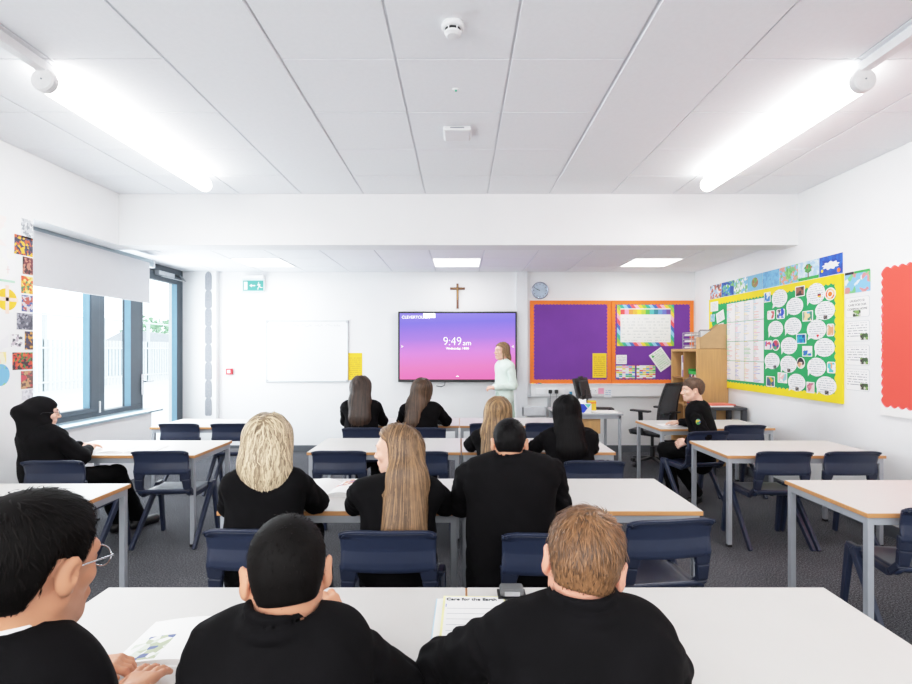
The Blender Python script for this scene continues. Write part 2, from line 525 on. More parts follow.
for i, (a, b) in enumerate(PANELS):
    t = empty('radiant_panel', ((a + b) / 2, 2.3, 3.10))
    tag(t, ('long plain ceiling panel running beside the left pendant light', 'long plain ceiling panel running beside the right pendant light')[i], 'ceiling panel', 'long plain ceiling panels')
    MB().bbox(-0.308, 0.308, -4.8, 2.292, -0.006, 0.0075, 0.003).build('panel', M['ceil'], t)
    MB().box(-0.312, 0.312, -4.8, 2.294, 0.003, 0.0076).build('edge_trim', M['grid'], t)

sbox('baseboard_back', (-3.56, XR, YB - 0.015, YB, 0, 0.095), M['skirting'])
sbox('baseboard_right', (XR - 0.015, XR, -2.6, YB - 0.015, 0, 0.095), M['skirting'])
sbox('baseboard_left', (XL, XL + 0.015, -2.6, 4.1, 0, 0.095), M['skirting'])
sbox('windowsill', (-4.05, -3.775, 4.1, 6.36, 0.733, 0.757), M['sill'])
# vertical boxing on the back wall
x0, _, _ = at(516, 0, YB); x1, _, _ = at(527, 0, YB)
sbox('trim_pipe_boxing', (x0, x1, YB - 0.05, YB, 0.095, 2.651), plain('boxing_paint', rgb(226, 229, 232), 0.7, var=0.01))

# windows in the bay (frame outer face x=-4.16, inner face x=-4.05)
fx0, fx1 = -4.16, -4.05
ZT = 2.577
def frame_part(name, rects, parent, mat=None, x0=fx0, x1=fx1):
    m = MB()
    for y0, y1, z0, z1 in rects: m.bbox(x0, x1, y0, y1, z0, z1, 0.004)
    return m.build(name, mat or M['frame'], parent)
w1 = struct(empty('window_1', (0, 0, 0)))
frame_part('window_frame', [(4.1, 5.70, 0.757, 0.81), (4.1, 5.70, ZT - 0.06, ZT), (5.60, 5.70, 0.81, ZT - 0.06)], w1)
sash = frame_part('sash', [(4.1, 5.60, 0.81, 0.862), (4.1, 5.60, ZT - 0.13, ZT - 0.06), (5.473, 5.60, 0.862, ZT - 0.13)], w1, x0=-4.12, x1=-4.035)
MB().box(-4.09, -4.084, 4.1, 5.473, 0.862, ZT - 0.13).build('pane', M['glass'], sash)
MB().bbox(-4.035, -4.02, 5.585, 5.60, 0.80, 0.93, 0.003).build('hinge', M['white'], w1)
w2 = struct(empty('window_2', (0, 0, 0)))
frame_part('window_frame', [(5.70, 6.35, 0.757, 0.81), (5.70, 6.35, ZT - 0.06, ZT), (6.155, 6.35, 0.81, ZT - 0.06)], w2)
MB().box(-4.14, -4.134, 5.70, 6.155, 0.81, ZT - 0.06).build('pane', M['glass'], w2)
d1 = struct(empty('door_1', (0, 0, 0)))
frame_part('door_frame', [(6.35, 7.38, 2.56, 2.651), (7.25, 7.38, 0, 2.56), (6.30, 6.35, 0, 0.757)], d1)
leaf = frame_part('door_leaf', [(6.352, 6.39, 0.02, 2.55), (7.16, 7.25, 0.02, 2.55), (6.39, 7.16, 2.44, 2.55), (6.39, 7.16, 0.02, 0.13)], d1, x0=-4.12, x1=-4.05)
MB().box(-4.09, -4.084, 6.39, 7.16, 0.13, 2.44).build('pane', M['glass'], leaf)
hm = MB(); hm.bbox(-4.048, -4.036, 6.34, 6.385, 0.93, 1.19, 0.003); hm.tube([(-4.04, 6.362, 1.10), (-3.99, 6.362, 1.10), (-3.985, 6.40, 1.10), (-3.985, 6.50, 1.10)], 0.010)
hm.build('handle', M['chrome'], d1)
cm = MB(); cm.bbox(-4.045, -3.98, 6.62, 6.98, 2.50, 2.56, 0.006); cm.bar((-4.0, 6.7, 2.49), (-3.90, 7.1, 2.47), 0.02, 0.008); cm.bar((-3.90, 7.1, 2.47), (-4.04, 7.22, 2.57), 0.02, 0.008)
cm.build('door_closer', M['silver'], d1)
sky_glow = plain('sky_glow_paint', rgb(124, 160, 184), 0.3, var=0.03)  # sky light on the frame reveals, painted in as pale blue strips
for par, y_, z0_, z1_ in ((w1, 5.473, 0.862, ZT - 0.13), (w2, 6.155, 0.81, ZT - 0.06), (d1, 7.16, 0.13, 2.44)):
    MB().box(-4.125, -4.052, y_ - 0.006, y_, z0_, z1_).build('sky_glow_strip', sky_glow, par)
# strip of overlapping grey scalloped pieces up the corner
rib = MB()
n = 8
for k in range(n):
    z1 = 2.645 - k * 0.262; z0 = z1 - 0.27
    prof = []
    for i in range(9):
        a = PI * i / 8
        prof.append((0.047 * math.cos(a), z1 - 0.075 + 0.075 * math.sin(a)))
    poly = prof + [(-0.047, z0 + 0.02), (-0.035, z0), (0.035, z0), (0.047, z0 + 0.02)]
    yy = 7.292 - 0.0012 * (k % 2)
    kk = len(rib.v); N = len(poly)
    rib.v += [(-3.672 + x, yy, z) for x, z in poly] + [(-3.672 + x, 7.30, z) for x, z in poly]
    rib.f += [tuple(range(kk + N - 1, kk - 1, -1))] + [(kk + i, kk + (i + 1) % N, kk + N + (i + 1) % N, kk + N + i) for i in range(N)]
    rib.mi += [0] * (N + 1)
tag(rib.build('scalloped_strip', plain('grey_border_card', rgb(148, 150, 156), 0.8, var=0.1, scale=60)), 'grey scalloped border strip running up the pier beside the glass door', 'border strip')

# ------------------------------------------------------------------ roller blind
t = empty('roller_blind', (-3.75, 4.39, 2.548))
tag(t, 'pale grey roller blind half lowered over the window', 'blind')
m = MB(); m.tube([(0, -0.1, 0), (0, 1.66, 0)], 0.048, 20)
m.build('roller', plain('roller_metal', rgb(150, 164, 172), 0.45, metal=0.1), t, True)
m = MB(); m.bbox(-0.03, 0.04, 1.66, 1.70, -0.05, 0.045, 0.004); m.build('end_bracket', M['silver'], t)
MB().box(0.044, 0.047, -0.1, 1.575, -0.475, 0.0).build('fabric', M['blind'], t)
MB().bbox(0.038, 0.053, -0.1, 1.575, -0.49, -0.472, 0.003).build('bottom_bar', M['blind'], t)

# ------------------------------------------------------------------ outside the windows
sbox('ground', (-60, -4.16, -20, 90, -0.3, -0.05), plain('outside_paving', rgb(226, 228, 230), 0.9, var=0.05, scale=0.6))
fm = MB()
for i in range(150):
    y = 3 + i * 0.2
    fm.bbox(-15.03, -14.97, y, y + 0.085, 0, 1.9, 0.01)
for z in (0.3, 1.55, 2.75): fm.box(-14.96, -14.92, 3, 33, z, z + 0.06)
ft = empty('palisade_fence', (0, 0, 0)); tag(ft, 'pale palisade fence of upright bars outside the window', 'fence')
fm.build('bars', plain('fence_pale', rgb(222, 228, 230), 0.6), ft)
pm = MB()
for i in range(11): pm.box(-15.06, -14.94, 3 + i * 3.0, 3.1 + i * 3.0, 0, 2.85)
pm.build('posts', plain('fence_post', rgb(206, 214, 218), 0.6), ft)
def hedge(x, y, L, h, name, label, c):
    pts = []; fs = []
    r = np.random.default_rng(int(abs(x * 10)))
    n = 2600
    c0 = np.stack([x + r.normal(0, 0.5, n), y + r.uniform(0, L, n), h * r.uniform(0.05, 1.0, n) ** 0.8 + 0.12 * np.sin(np.arange(n))], 1)
    for p in c0:
        a = r.normal(size=3); a /= np.linalg.norm(a); b = np.cross(a, r.normal(size=3)); b /= np.linalg.norm(b); s = r.uniform(0.14, 0.3)
        k = len(pts); pts += [p - a * s, p + b * s * 0.5, p + a * s, p - b * s * 0.5]; fs.append((k, k + 1, k + 2, k + 3))
    o = mesh_obj(name, np.array(pts), fs, plain(name + '_leaf', c, 0.8, var=0.35, scale=2))
    tag(o, label, 'hedge')
hedge(-25, 38, 22, 4.0, 'hedge', 'green hedge beyond the fence, seen through the glass door', rgb(140, 176, 140))
hedge(-21, 8, 13, 2.6, 'shrub', 'pale green shrubs behind the fence, seen through the window', rgb(156, 188, 160))
bt = empty('outbuilding', (-19.6, 32.0, 0), 0.3); tag(bt, 'low bluish outbuilding with a pale roof, seen through the glass door', 'building')
MB().box(-2.6, 2.6, -1.5, 4, 0, 1.6).build('wall_panel', plain('blue_cladding', rgb(78, 108, 136), 0.7, var=0.25, scale=1.5), bt)
MB().prism([(-3.0, 1.55), (3.0, 1.55), (1.8, 2.35), (-1.0, 2.75)], -1.8, 4.2).build('roof', plain('pale_roof', rgb(176, 178, 184), 0.7), bt)
bpy.context.view_layer.update()
for ch in bt.children:
    if ch.name.startswith('roof'):
        ch.rotation_euler = (PI / 2, 0, 0); ch.location = (0, 2.4, 0)

# ------------------------------------------------------------------ lights on the ceilings
for i, x in enumerate((-2.31, 2.24)):
    t = empty('pendant_light', (x, 3.67, 2.997))
    tag(t, ('lit tubular ceiling light with round end cap on the window side', 'lit tubular ceiling light with round end cap on the display board side')[i], 'ceiling light', 'tubular ceiling lights')
    m = MB(); m.tube([(0, -0.885, 0), (0, 0.86, 0), (0, 0.895, 0)], [0.062, 0.062, 0.045], 28); m.build('diffuser', M['lamp'], t, False)
    m = MB(); m.lathe([(0.0, -0.012), (0.056, -0.012), (0.064, -0.004), (0.064, 0.03)], 28, Matrix.Translation((0, -0.90, 0)) @ Matrix.Rotation(-PI / 2, 4, 'X')); c = m.build('end_cap', plain('lamp_cap', rgb(226, 226, 226), 0.5), t)
    MB().lathe([(0.004, -0.002), (0.005, 0.004)], 10, Matrix.Translation((0, -0.914, 0)) @ Matrix.Rotation(-PI / 2, 4, 'X')).build('screw', M['greyink'], c)
    m = MB(); m.bbox(-0.028, 0.028, -5.5, 0.88, 0.045, 0.095, 0.003); m.build('rail', M['white'], t)
    m = MB(); m.box(-0.02, 0.02, -5.5, 0.88, 0.095, 0.103); m.build('rail_gap', M['grid'], t)
for i, (x, lab) in enumerate(((-2.57, 'square lit ceiling panel nearest the windows'), (-0.04, 'square lit ceiling panel above the crucifix'), (2.50, 'square lit ceiling panel above the purple boards'))):
    t = empty('led_panel', (x, 6.5725, 2.651)); tag(t, lab, 'ceiling light', 'square lit ceiling panels')
    MB().bbox(-0.315, 0.315, -0.315, 0.315, -0.006, 0.01, 0.002).build('frame', M['white'], t)
    MB().box(-0.295, 0.295, -0.295, 0.295, -0.0085, 0.0).build('diffuser', M['led'], t)
# smoke detector, indicator, ceiling box
t = empty('smoke_detector', (-0.035, 2.46, 3.10)); tag(t, 'round white smoke detector on the ceiling, nearest the viewer', 'smoke detector')
MB().lathe([(0.056, 0.0), (0.058, -0.014), (0.05, -0.024), (0.043, -0.026)], 28).build('base', M['white'], t, True)
MB().lathe([(0.040, -0.024), (0.038, -0.040)], 28).build('chamber', M['black'], t)
m = MB(); m.lathe([(0.043, -0.040), (0.041, -0.048), (0.028, -0.058), (0.0, -0.060)], 28)
for k in range(6):
    a = k * PI / 3; m.bar((0.041 * math.cos(a), 0.041 * math.sin(a), -0.024), (0.041 * math.cos(a), 0.041 * math.sin(a), -0.042), 0.006, 0.006)
m.build('cap', M['white'], t)
t = empty('indicator_light', (-0.025, 3.07, 3.10)); tag(t, 'tiny green indicator fitting on the ceiling behind the smoke detector', 'indicator')
MB().lathe([(0.02, 0.0), (0.018, -0.006), (0.0, -0.007)], 16).build('bezel', M['white'], t)
MB().lathe([(0.008, -0.005), (0.006, -0.012), (0, -0.013)], 12).build('lens', plain('green_lens', rgb(80, 190, 150), 0.3), t)
t = empty('ceiling_sensor_box', (-0.02, 3.66, 3.10)); tag(t, 'flat white rounded box fixed to the ceiling near the beam', 'wireless access box')
MB().bbox(-0.10, 0.10, -0.10, 0.10, -0.035, 0.0, 0.015).build('case', M['white'], t)
MB().box(-0.05, 0.05, -0.103, -0.098, -0.02, -0.012).build('slot', M['greyink'], t)

# ------------------------------------------------------------------ flat things on walls
ROT = {'back': (PI / 2, 0, 0), 'right': (PI / 2, 0, -PI / 2), 'left': (PI / 2, 0, PI / 2)}
def wall_empty(name, wall, a, z, off=0.0, tilt=0.0):
    """a = x on the back wall, y on a side wall; local x right, y up, z out"""
    loc = {'back': (a, YB - off, z), 'right': (XR - off, a, z), 'left': (XL + off, a, z)}[wall]
    o = empty(name, loc); o.rotation_mode = 'XYZ'
    o.matrix_world = Matrix.Translation(loc) @ Euler(ROT[wall]).to_matrix().to_4x4() @ Matrix.Rotation(tilt, 4, 'Z')
    return o
def rrect(w, h, r=0.0, n=5):
    if r <= 0: return [(-w / 2, -h / 2), (w / 2, -h / 2), (w / 2, h / 2), (-w / 2, h / 2)]
    p = []
    for cx, cy, a0 in ((w / 2 - r, -h / 2 + r, -PI / 2), (w / 2 - r, h / 2 - r, 0), (-w / 2 + r, h / 2 - r, PI / 2), (-w / 2 + r, -h / 2 + r, PI)):
        for i in range(n + 1):
            a = a0 + PI / 2 * i / n; p.append((cx + r * math.cos(a), cy + r * math.sin(a)))
    return p
def sheet(name, wall, a, z, w, h, mat, label=None, cat=None, group=None, off=0.002, thk=0.0012, r=0.0, tilt=0.0, poly=None):
    o = MB().prism(poly or rrect(w, h, r), 0, thk).build(name, mat)
    e = wall_empty('tmp', wall, a, z, off, tilt); o.matrix_world = e.matrix_world.copy(); bpy.data.objects.remove(e)
    if label: tag(o, label, cat, group)
    return o
def part_flat(name, poly, z0, z1, mat, parent): return MB().prism(poly, z0, z1).build(name, mat, parent)
def at_xy(poly, x, y): return [(px + x, py + y) for px, py in poly]
def scallop_border(w, h, bw, pitch, amp, z, parent, mat, name='border', thk=0.002):
    """a strip round a board: straight outside, wavy inside edge"""
    m = MB()
    def side(L, fn):
        nonlocal z
        n = max(2, int(round(L / pitch))); s = 8
        pts = []
        for i in range(n * s + 1):
            u = -L / 2 + L * i / (n * s)
            pts.append((u, bw - amp + amp * abs(math.sin(PI * i / s))))
        k = len(m.v)
        for u, d in pts:
            for dd, zz in ((0, z), (d, z), (d, z + thk), (0, z + thk)):
                x, y = fn(u, dd); m.v.append((x, y, zz))
        for i in range(len(pts) - 1):
            for j in range(4):
                m.f.append((k + i * 4 + j, k + (i + 1) * 4 + j, k + (i + 1) * 4 + (j + 1) % 4, k + i * 4 + (j + 1) % 4)); m.mi.append(0)
    side(w, lambda u, d: (u, -h / 2 + d)); side(w, lambda u, d: (-u, h / 2 - d))
    z -= 0.0006; thk_ = thk
    side(h, lambda u, d: (w / 2 - d, u)); side(h, lambda u, d: (-w / 2 + d, -u))
    return m.build(name, mat, parent)

# interactive display
xa, _, za = at(398, 382, 7.28); xb, _, zb = at(517, 311.5, 7.28)
W, H = xb - xa, zb - za
t = wall_empty('interactive_display', 'back', (xa + xb) / 2, (za + zb) / 2, 0.02)
tag(t, 'large wall-mounted interactive screen showing a pink and violet clock page', 'screen')
MB().bbox(-W / 2, W / 2, -H / 2, H / 2, 0, 0.08, 0.008).build('casing', M['black'], t)
k = NT('screen_gradient')
tc = k.n('ShaderNodeTexCoord'); sp = k.n('ShaderNodeSeparateXYZ'); k.l(tc.outputs['Object'], sp.inputs[0])
fy = k.math('ADD', k.math('DIVIDE', sp.outputs[1], H), 0.5)
fy = k.math('ADD', fy, k.math('MULTIPLY', sp.outputs[0], -0.03))
colr = k.ramp(fy, [(0.02, rgb(255, 112, 186)), (0.22, rgb(255, 128, 200)), (0.42, rgb(232, 136, 238)), (0.62, rgb(172, 126, 250)), (0.85, rgb(132, 118, 255)), (1.0, rgb(146, 134, 255))])
k.l(colr, k.b.inputs['Emission Color']); k.b.inputs['Emission Strength'].default_value = 1.12; k.b.inputs['Specular IOR Level'].default_value = 0.15
k.b.inputs['Base Color'].default_value = (0.01, 0.01, 0.01, 1); k.b.inputs['Roughness'].default_value = 0.4
bz = 0.026
scr = MB().box(-W / 2 + bz, W / 2 - bz, -H / 2 + bz + 0.012, H / 2 - bz, 0.0802, 0.081).build('screen', k.m, t)
zs = 0.0812
text_mesh('CLEVERTOUCH', 0.060, M['ltwhite'], scr, loc=(-W / 2 + 0.055, H / 2 - 0.085, zs), align='LEFT', bold=-0.0004, sx=0.98)
part_flat('white_tab', at_xy(rrect(0.175, 0.065), -W / 2 + 0.455, H / 2 - 0.06), zs + 0.001, zs + 0.002, M['ltwhite'], scr)
text_mesh('9:49', 0.178, M['ltwhite'], scr, loc=(-0.075, 0.075, zs), bold=-0.0042, sx=0.9)
text_mesh('am', 0.105, M['ltwhite'], scr, loc=(0.140, 0.053, zs), bold=-0.0014)
text_mesh('Wednesday, 14/06', 0.044, M['ltwhite'], scr, loc=(0.0, -0.025, zs), bold=0.0004)
for s, x in (('>', -W / 2 + 0.06), ('<', W / 2 - 0.06)):
    text_mesh(s, 0.06, M['ltwhite'], scr, 'arrow', loc=(x, 0.0, zs))
ch = MB(); ch.bar((-0.018, -H / 2 + 0.075, zs), (0, -H / 2 + 0.092, zs), 0.006, 0.001, (0, 1, 0)); ch.bar((0, -H / 2 + 0.092, zs), (0.018, -H / 2 + 0.075, zs), 0.006, 0.001, (0, 1, 0)); ch.build('arrow', M['ltwhite'], scr)
cb = MB(); cb.tube([(-0.18, -H / 2 + 0.01, 0.03), (-0.19, -H / 2 - 0.05, 0.03), (-0.24, -H / 2 - 0.075, 0.02), (-0.31, -H / 2 - 0.06, 0.01)], 0.005); cb.build('cable', M['black'], t)
# whiteboard
xa, _, za = at(266, 382, 7.36); xb, _, zb = at(348, 320.5, 7.36); W, H = xb - xa, zb - za
t = wall_empty('whiteboard', 'back', (xa + xb) / 2, (za + zb) / 2, 0.0)
tag(t, 'blank whiteboard with a thin metal frame and faint writing along the top', 'whiteboard')
MB().box(-W / 2 + 0.01, W / 2 - 0.01, -H / 2 + 0.01, H / 2 - 0.01, 0, 0.016).build('writing_surface', plain('whiteboard_surface', rgb(244, 246, 248), 0.18, var=0.005), t)
m = MB(); m.bbox(-W / 2, W / 2, -H / 2, -H / 2 + 0.02, 0, 0.024, 0.003); m.bbox(-W / 2, W / 2, H / 2 - 0.014, H / 2, 0, 0.022, 0.003)
m.bbox(-W / 2, -W / 2 + 0.014, -H / 2, H / 2, 0, 0.022, 0.003); m.bbox(W / 2 - 0.014, W / 2, -H / 2, H / 2, 0, 0.022, 0.003); m.build('frame', plain('alu', rgb(200, 206, 210), 0.35, metal=0.4), t)
m = MB()
for sx in (-1, 1):
    for sy in (-1, 1): m.bbox(sx * (W / 2 - 0.015) - 0.018, sx * (W / 2 - 0.015) + 0.018, sy * (H / 2 - 0.015) - 0.018, sy * (H / 2 - 0.015) + 0.018, 0, 0.028, 0.005)
m.build('corner', M['silver'], t)
wr = MB(); r = np.random.default_rng(3)
x = -W / 2 + 0.05
while x < W / 2 - 0.1:
    L = r.uniform(0.05, 0.16); px = x; py = H / 2 - 0.075
    while px < x + L:
        q = (px + r.uniform(0.008, 0.016), H / 2 - 0.075 + r.uniform(-0.018, 0.022)); wr.bar((px, py, 0.0165), (q[0], q[1], 0.0165), 0.0025, 0.0005, (0, 1, 0)); px, py = q
    x += L + r.uniform(0.02, 0.07)
wr.build('handwriting', M['greyink'], t)
# yellow sheets
xa, _, za = at(355, 366.5, 7.36)
sheet('notice_sheet', 'back', xa, za, 0.205, 0.40, M['yellow'], 'yellow notice sheet beside the whiteboard', 'notice', 'yellow notice sheets')
# exit sign
xa, _, za = at(253, 284.5, 7.33)
t = wall_empty('exit_sign', 'back', xa, za, 0.03); tag(t, 'green emergency exit sign with running man high on the back wall', 'exit sign')
MB().bbox(-0.165, 0.165, -0.105, 0.085, 0, 0.012, 0.003).build('panel', plain('sign_clear', rgb(214, 224, 226), 0.3, var=0.01), t)
MB().bbox(-0.16, 0.16, 0.085, 0.135, -0.02, 0.035, 0.006).build('lamp_housing', M['white'], t)
g = part_flat('sign_face', rrect(0.30, 0.15), 0.012, 0.0135, M['signgreen'], t); g.location = (0, -0.015, 0)
m = MB(); m.box(-0.135, -0.085, -0.06, 0.055, 0.0136, 0.0145)
m.box(-0.025, 0.03, -0.008, 0.008, 0.0136, 0.0145); m.prism([(-0.055, 0.0), (-0.02, -0.025), (-0.02, 0.025)], 0.0136, 0.0145)
for a, b, ww in (((0.075, 0.045), (0.082, 0.04), 0.022), ((0.078, 0.028), (0.092, -0.012), 0.022), ((0.078, 0.022), (0.055, 0.002), 0.009), ((0.08, 0.024), (0.108, 0.010), 0.009), ((0.09, -0.01), (0.072, -0.032), 0.011), ((0.072, -0.032), (0.068, -0.06), 0.010), ((0.092, -0.012), (0.112, -0.03), 0.011), ((0.112, -0.03), (0.135, -0.026), 0.010)):
    m.bar((a[0], a[1], 0.014), (b[0], b[1], 0.014), ww, 0.001, (0, 1, 0) if abs(a[0] - b[0]) > abs(a[1] - b[1]) else (1, 0, 0))
m.build('pictogram', M['paper'], g)
# motion sensor in the corner, call point
xa, _, za = at(215.5, 278, 7.33)
t = wall_empty('motion_sensor', 'back', xa - 0.01, za, 0.0); tag(t, 'small white motion sensor below the ceiling next to the scalloped strip', 'sensor')
MB().bbox(-0.033, 0.033, -0.06, 0.05, 0, 0.045, 0.012).build('case', M['white'], t)
MB().bbox(-0.022, 0.022, -0.02, 0.025, 0.044, 0.048, 0.002).build('lens', M['silver'], t)
xa, _, za = at(229.5, 371.5, 7.36)
t = wall_empty('fire_call_point', 'back', xa, za, 0.0); tag(t, 'small red fire alarm call point on the back wall', 'fire call point')
MB().bbox(-0.045, 0.045, -0.045, 0.045, 0, 0.045, 0.006).build('case', M['redplastic'], t)
MB().box(-0.022, 0.022, -0.022, 0.024, 0.0452, 0.047).build('button_plate', M['paper'], t)
# crucifix
xa, _, _ = at(457.5, 290, 7.36); _, _, zt = at(0, 283.5, 7.36); _, _, z0 = at(0, 308.5, 7.36); _, _, zc = at(0, 288.5, 7.36)
t = wall_empty('crucifix', 'back', xa, zc, 0.0); tag(t, 'dark wooden crucifix on the wall above the screen', 'crucifix')
m = MB(); m.bbox(-0.016, 0.016, z0 - zc, zt - zc, 0, 0.02, 0.003); m.bbox(-0.11, 0.11, -0.017, 0.017, 0, 0.02, 0.003); m.build('cross', M['woodbrown'], t)
m = MB()
m.tube([(0, -0.17, 0.028), (0.006, -0.09, 0.034), (0, -0.03, 0.032), (0, 0.012, 0.032)], [0.007, 0.010, 0.014, 0.010], 8)
m.tube([(-0.085, 0.012, 0.028), (-0.04, -0.006, 0.030), (0, -0.004, 0.032), (0.04, -0.006, 0.030), (0.085, 0.012, 0.028)], 0.006, 8)
m.lathe([(0.0, -0.013), (0.010, -0.006), (0.011, 0.006), (0.0, 0.014)], 10, Matrix.Translation((0.003, 0.032, 0.036)))
m.build('figure', M['brass'], t)
# clock
xa, _, za = at(540, 290.5, 7.36)
t = wall_empty('wall_clock', 'back', xa, za, 0.0); tag(t, 'small round wall clock above the purple board', 'clock')
MB().lathe([(0.125, 0.0), (0.127, 0.03), (0.118, 0.036), (0.112, 0.03), (0.112, 0.02)], 40).build('rim', plain('clock_rim', rgb(176, 178, 196), 0.25, metal=0.5), t, False)
f_ = MB().lathe([(0.112, 0.018), (0.112, 0.022)], 40).build('dial', plain('clock_dial', rgb(206, 208, 222), 0.3), t)
m = MB()
for k in range(12):
    a = k * PI / 6; m.bar((0.085 * math.sin(a), 0.085 * math.cos(a), 0.0226), (0.1 * math.sin(a), 0.1 * math.cos(a), 0.0226), 0.008, 0.001, (math.cos(a), -math.sin(a), 0))
m.build('hour_mark', M['ink'], f_)
m = MB(); m.bar((0, 0, 0.024), (-0.052, 0.02, 0.024), 0.009, 0.001, (0, 1, 0)); m.bar((0, 0, 0.025), (-0.075, 0.035, 0.025), 0.006, 0.001, (0, 1, 0)); m.build('hand', M['ink'], t)
MB().lathe([(0.111, 0.029), (0.111, 0.031)], 40).build('glass', M['glass'], t)

# purple notice boards
for i, (pa, pb, lab) in enumerate(((530, 611.3, 'purple notice board with orange border, left one next to the screen'), (611.5, 694, 'purple notice board with orange border, right one beside the shelf unit'))):
    xa, _, za = at(pa, 383.5, 7.35); xb, _, zb = at(pb, 300.5, 7.35); W, H = xb - xa - 0.004, zb - za
    t = wall_empty('notice_board', 'back', (xa + xb) / 2, (za + zb) / 2, 0.0); tag(t, lab, 'notice board', 'purple notice boards')
    MB().bbox(-W / 2, W / 2, -H / 2, H / 2, 0.0015, 0.0242, 0.002).build('rim', M['orange'], t)
    MB().box(-W / 2 + 0.01, W / 2 - 0.01, -H / 2 + 0.01, H / 2 - 0.01, 0.02, 0.025).build('backing', M['purple'], t)
    scallop_border(W, H, 0.062, 0.05, 0.012, 0.0252, t, M['orange'])
OB = 0.030
xa, _, za = at(599.5, 365.5, 7.35)
sheet('notice_sheet', 'back', xa, za, 0.205, 0.36, M['yellow'], 'yellow notice sheet pinned on the left purple board', 'notice', 'yellow notice sheets', off=OB)
# wall planner
xa, _, za = at(617, 346, 7.35); xb, _, zb = at(674, 304.8, 7.35); W, H = xb - xa, zb - za
t = wall_empty('wall_planner', 'back', (xa + xb) / 2, (za + zb) / 2, OB); tag(t, 'wide wall planner with rainbow border on the right purple board', 'planner')
k = NT('rainbow_border'); v = k.obj(scale=(1, 1, 1)); sp = k.n('ShaderNodeSeparateXYZ'); k.l(v, sp.inputs[0])
fr = k.math('FRACT', k.math('ADD', k.math('MULTIPLY', sp.outputs[0], 2.6), k.math('MULTIPLY', sp.outputs[1], 2.0)))
RB = [rgb(238, 90, 96), rgb(248, 176, 196), rgb(250, 214, 70), rgb(150, 204, 74), rgb(60, 176, 150), rgb(150, 206, 236), rgb(70, 110, 190)]
k.l(k.ramp(fr, [(i / 7, c) for i, c in enumerate(RB)], 'CONSTANT'), k.b.inputs['Base Color'])
part_flat('border', rrect(W, H), 0, 0.001, k.m, t)
part_flat('grid_area', rrect(W * 0.88, H * 0.82), 0.001, 0.002, text_lines('planner_grid', rgb(242, 243, 240), rgb(205, 210, 210), 0.045, -W * 0.42, W * 0.42, -H * 0.38, H * 0.2, 26, 0.5, 0.25), t)
hc = [rgb(240, 84, 84), rgb(246, 160, 190), rgb(240, 150, 70), rgb(246, 186, 70), rgb(250, 226, 60), rgb(190, 214, 70), rgb(100, 186, 84), rgb(90, 190, 190), rgb(56, 130, 150), rgb(110, 160, 214), rgb(110, 120, 206), rgb(120, 84, 160)]
for i, c in enumerate(hc):
    part_flat('month_cell', at_xy(rrect(W * 0.88 / 12, 0.075), -W * 0.44 + W * 0.88 * (i + 0.5) / 12, H * 0.41 - 0.05), 0.002, 0.003, plain('month_%d' % i, c, 0.7), t)
xa, _, za = at(621.5, 359.5, 7.35)
sheet('pinned_note', 'back', xa, za, 0.155, 0.135, text_lines('small_note', rgb(240, 240, 238), rgb(190, 190, 200), 0.022, -0.06, 0.06, -0.05, 0.05, 60), 'small white note pinned at the left edge of the right purple board', 'note', off=OB)
for i, (px, lab) in enumerate(((625.5, 'coloured timetable sheet on the purple board, under the small note'), (646, 'coloured timetable sheet on the purple board, left of the tilted sheet'))):
    xa, _, za = at(px, 371.8, 7.35)
    k = NT('timetable_cells'); v = k.obj(); sp = k.n('ShaderNodeSeparateXYZ'); k.l(v, sp.inputs[0])
    wn = k.n('ShaderNodeTexWhiteNoise', noise_dimensions='2D'); cb = k.n('ShaderNodeCombineXYZ')
    gx = k.math('DIVIDE', sp.outputs[0], 0.048); gy = k.math('DIVIDE', sp.outputs[1], 0.027)
    k.l(k.math('ADD', k.math('FLOOR', gx), 3.0 + 11 * i), cb.inputs[0]); k.l(k.math('FLOOR', gy), cb.inputs[1]); k.l(cb.outputs[0], wn.inputs[0])
    cells = k.ramp(wn.outputs[0], [(0, rgb(236, 238, 238)), (0.2, rgb(60, 176, 90)), (0.36, rgb(64, 160, 214)), (0.5, rgb(236, 216, 70)), (0.62, rgb(238, 238, 238)), (0.74, rgb(226, 84, 78)), (0.86, rgb(166, 210, 110)), (0.93, rgb(232, 150, 190))], 'CONSTANT')
    edge = k.math('GREATER_THAN', k.math('FRACT', gy), 0.22)
    k.l(k.mix(edge, rgb(240, 240, 240), cells), k.b.inputs['Base Color'])
    sheet('timetable', 'back', xa, za, 0.275, 0.19, k.m, lab, 'timetable', 'coloured timetables', off=OB)
xa, _, za = at(661, 359.5, 7.34)
t = sheet('pinned_worksheet', 'back', xa, za, 0.22, 0.30, text_lines('green_sheet', rgb(238, 240, 236), rgb(150, 200, 150), 0.03, -0.09, 0.09, -0.12, 0.13, 40), 'white worksheet with green print pinned at a tilt on the purple board', 'worksheet', off=OB + 0.002, tilt=0.62)
part_flat('green_mark', at_xy(rrect(0.03, 0.03, 0.01), -0.07, 0.10), 0.0012, 0.002, M['lime'], t)

# green display board on the right wall
ya, zt = RW(711, 300); yb, zb_ = RW(844.5, 404)
W = ya - yb; ZT2, ZB2 = 2.19, 1.012; H = ZT2 - ZB2
t = wall_empty('display_board', 'right', (ya + yb) / 2, (ZT2 + ZB2) / 2, 0.0); tag(t, 'large green display board with wavy yellow border on the right wall', 'display board')
MB().bbox(-W / 2, W / 2, -H / 2, H / 2, 0.0015, 0.0242, 0.002).build('rim', M['yellowb'], t)
MB().box(-W / 2 + 0.01, W / 2 - 0.01, -H / 2 + 0.01, H / 2 - 0.01, 0.02, 0.025).build('backing', M['green'], t)
scallop_border(W, H, 0.085, 0.065, 0.018, 0.0252, t, M['yellowb'])
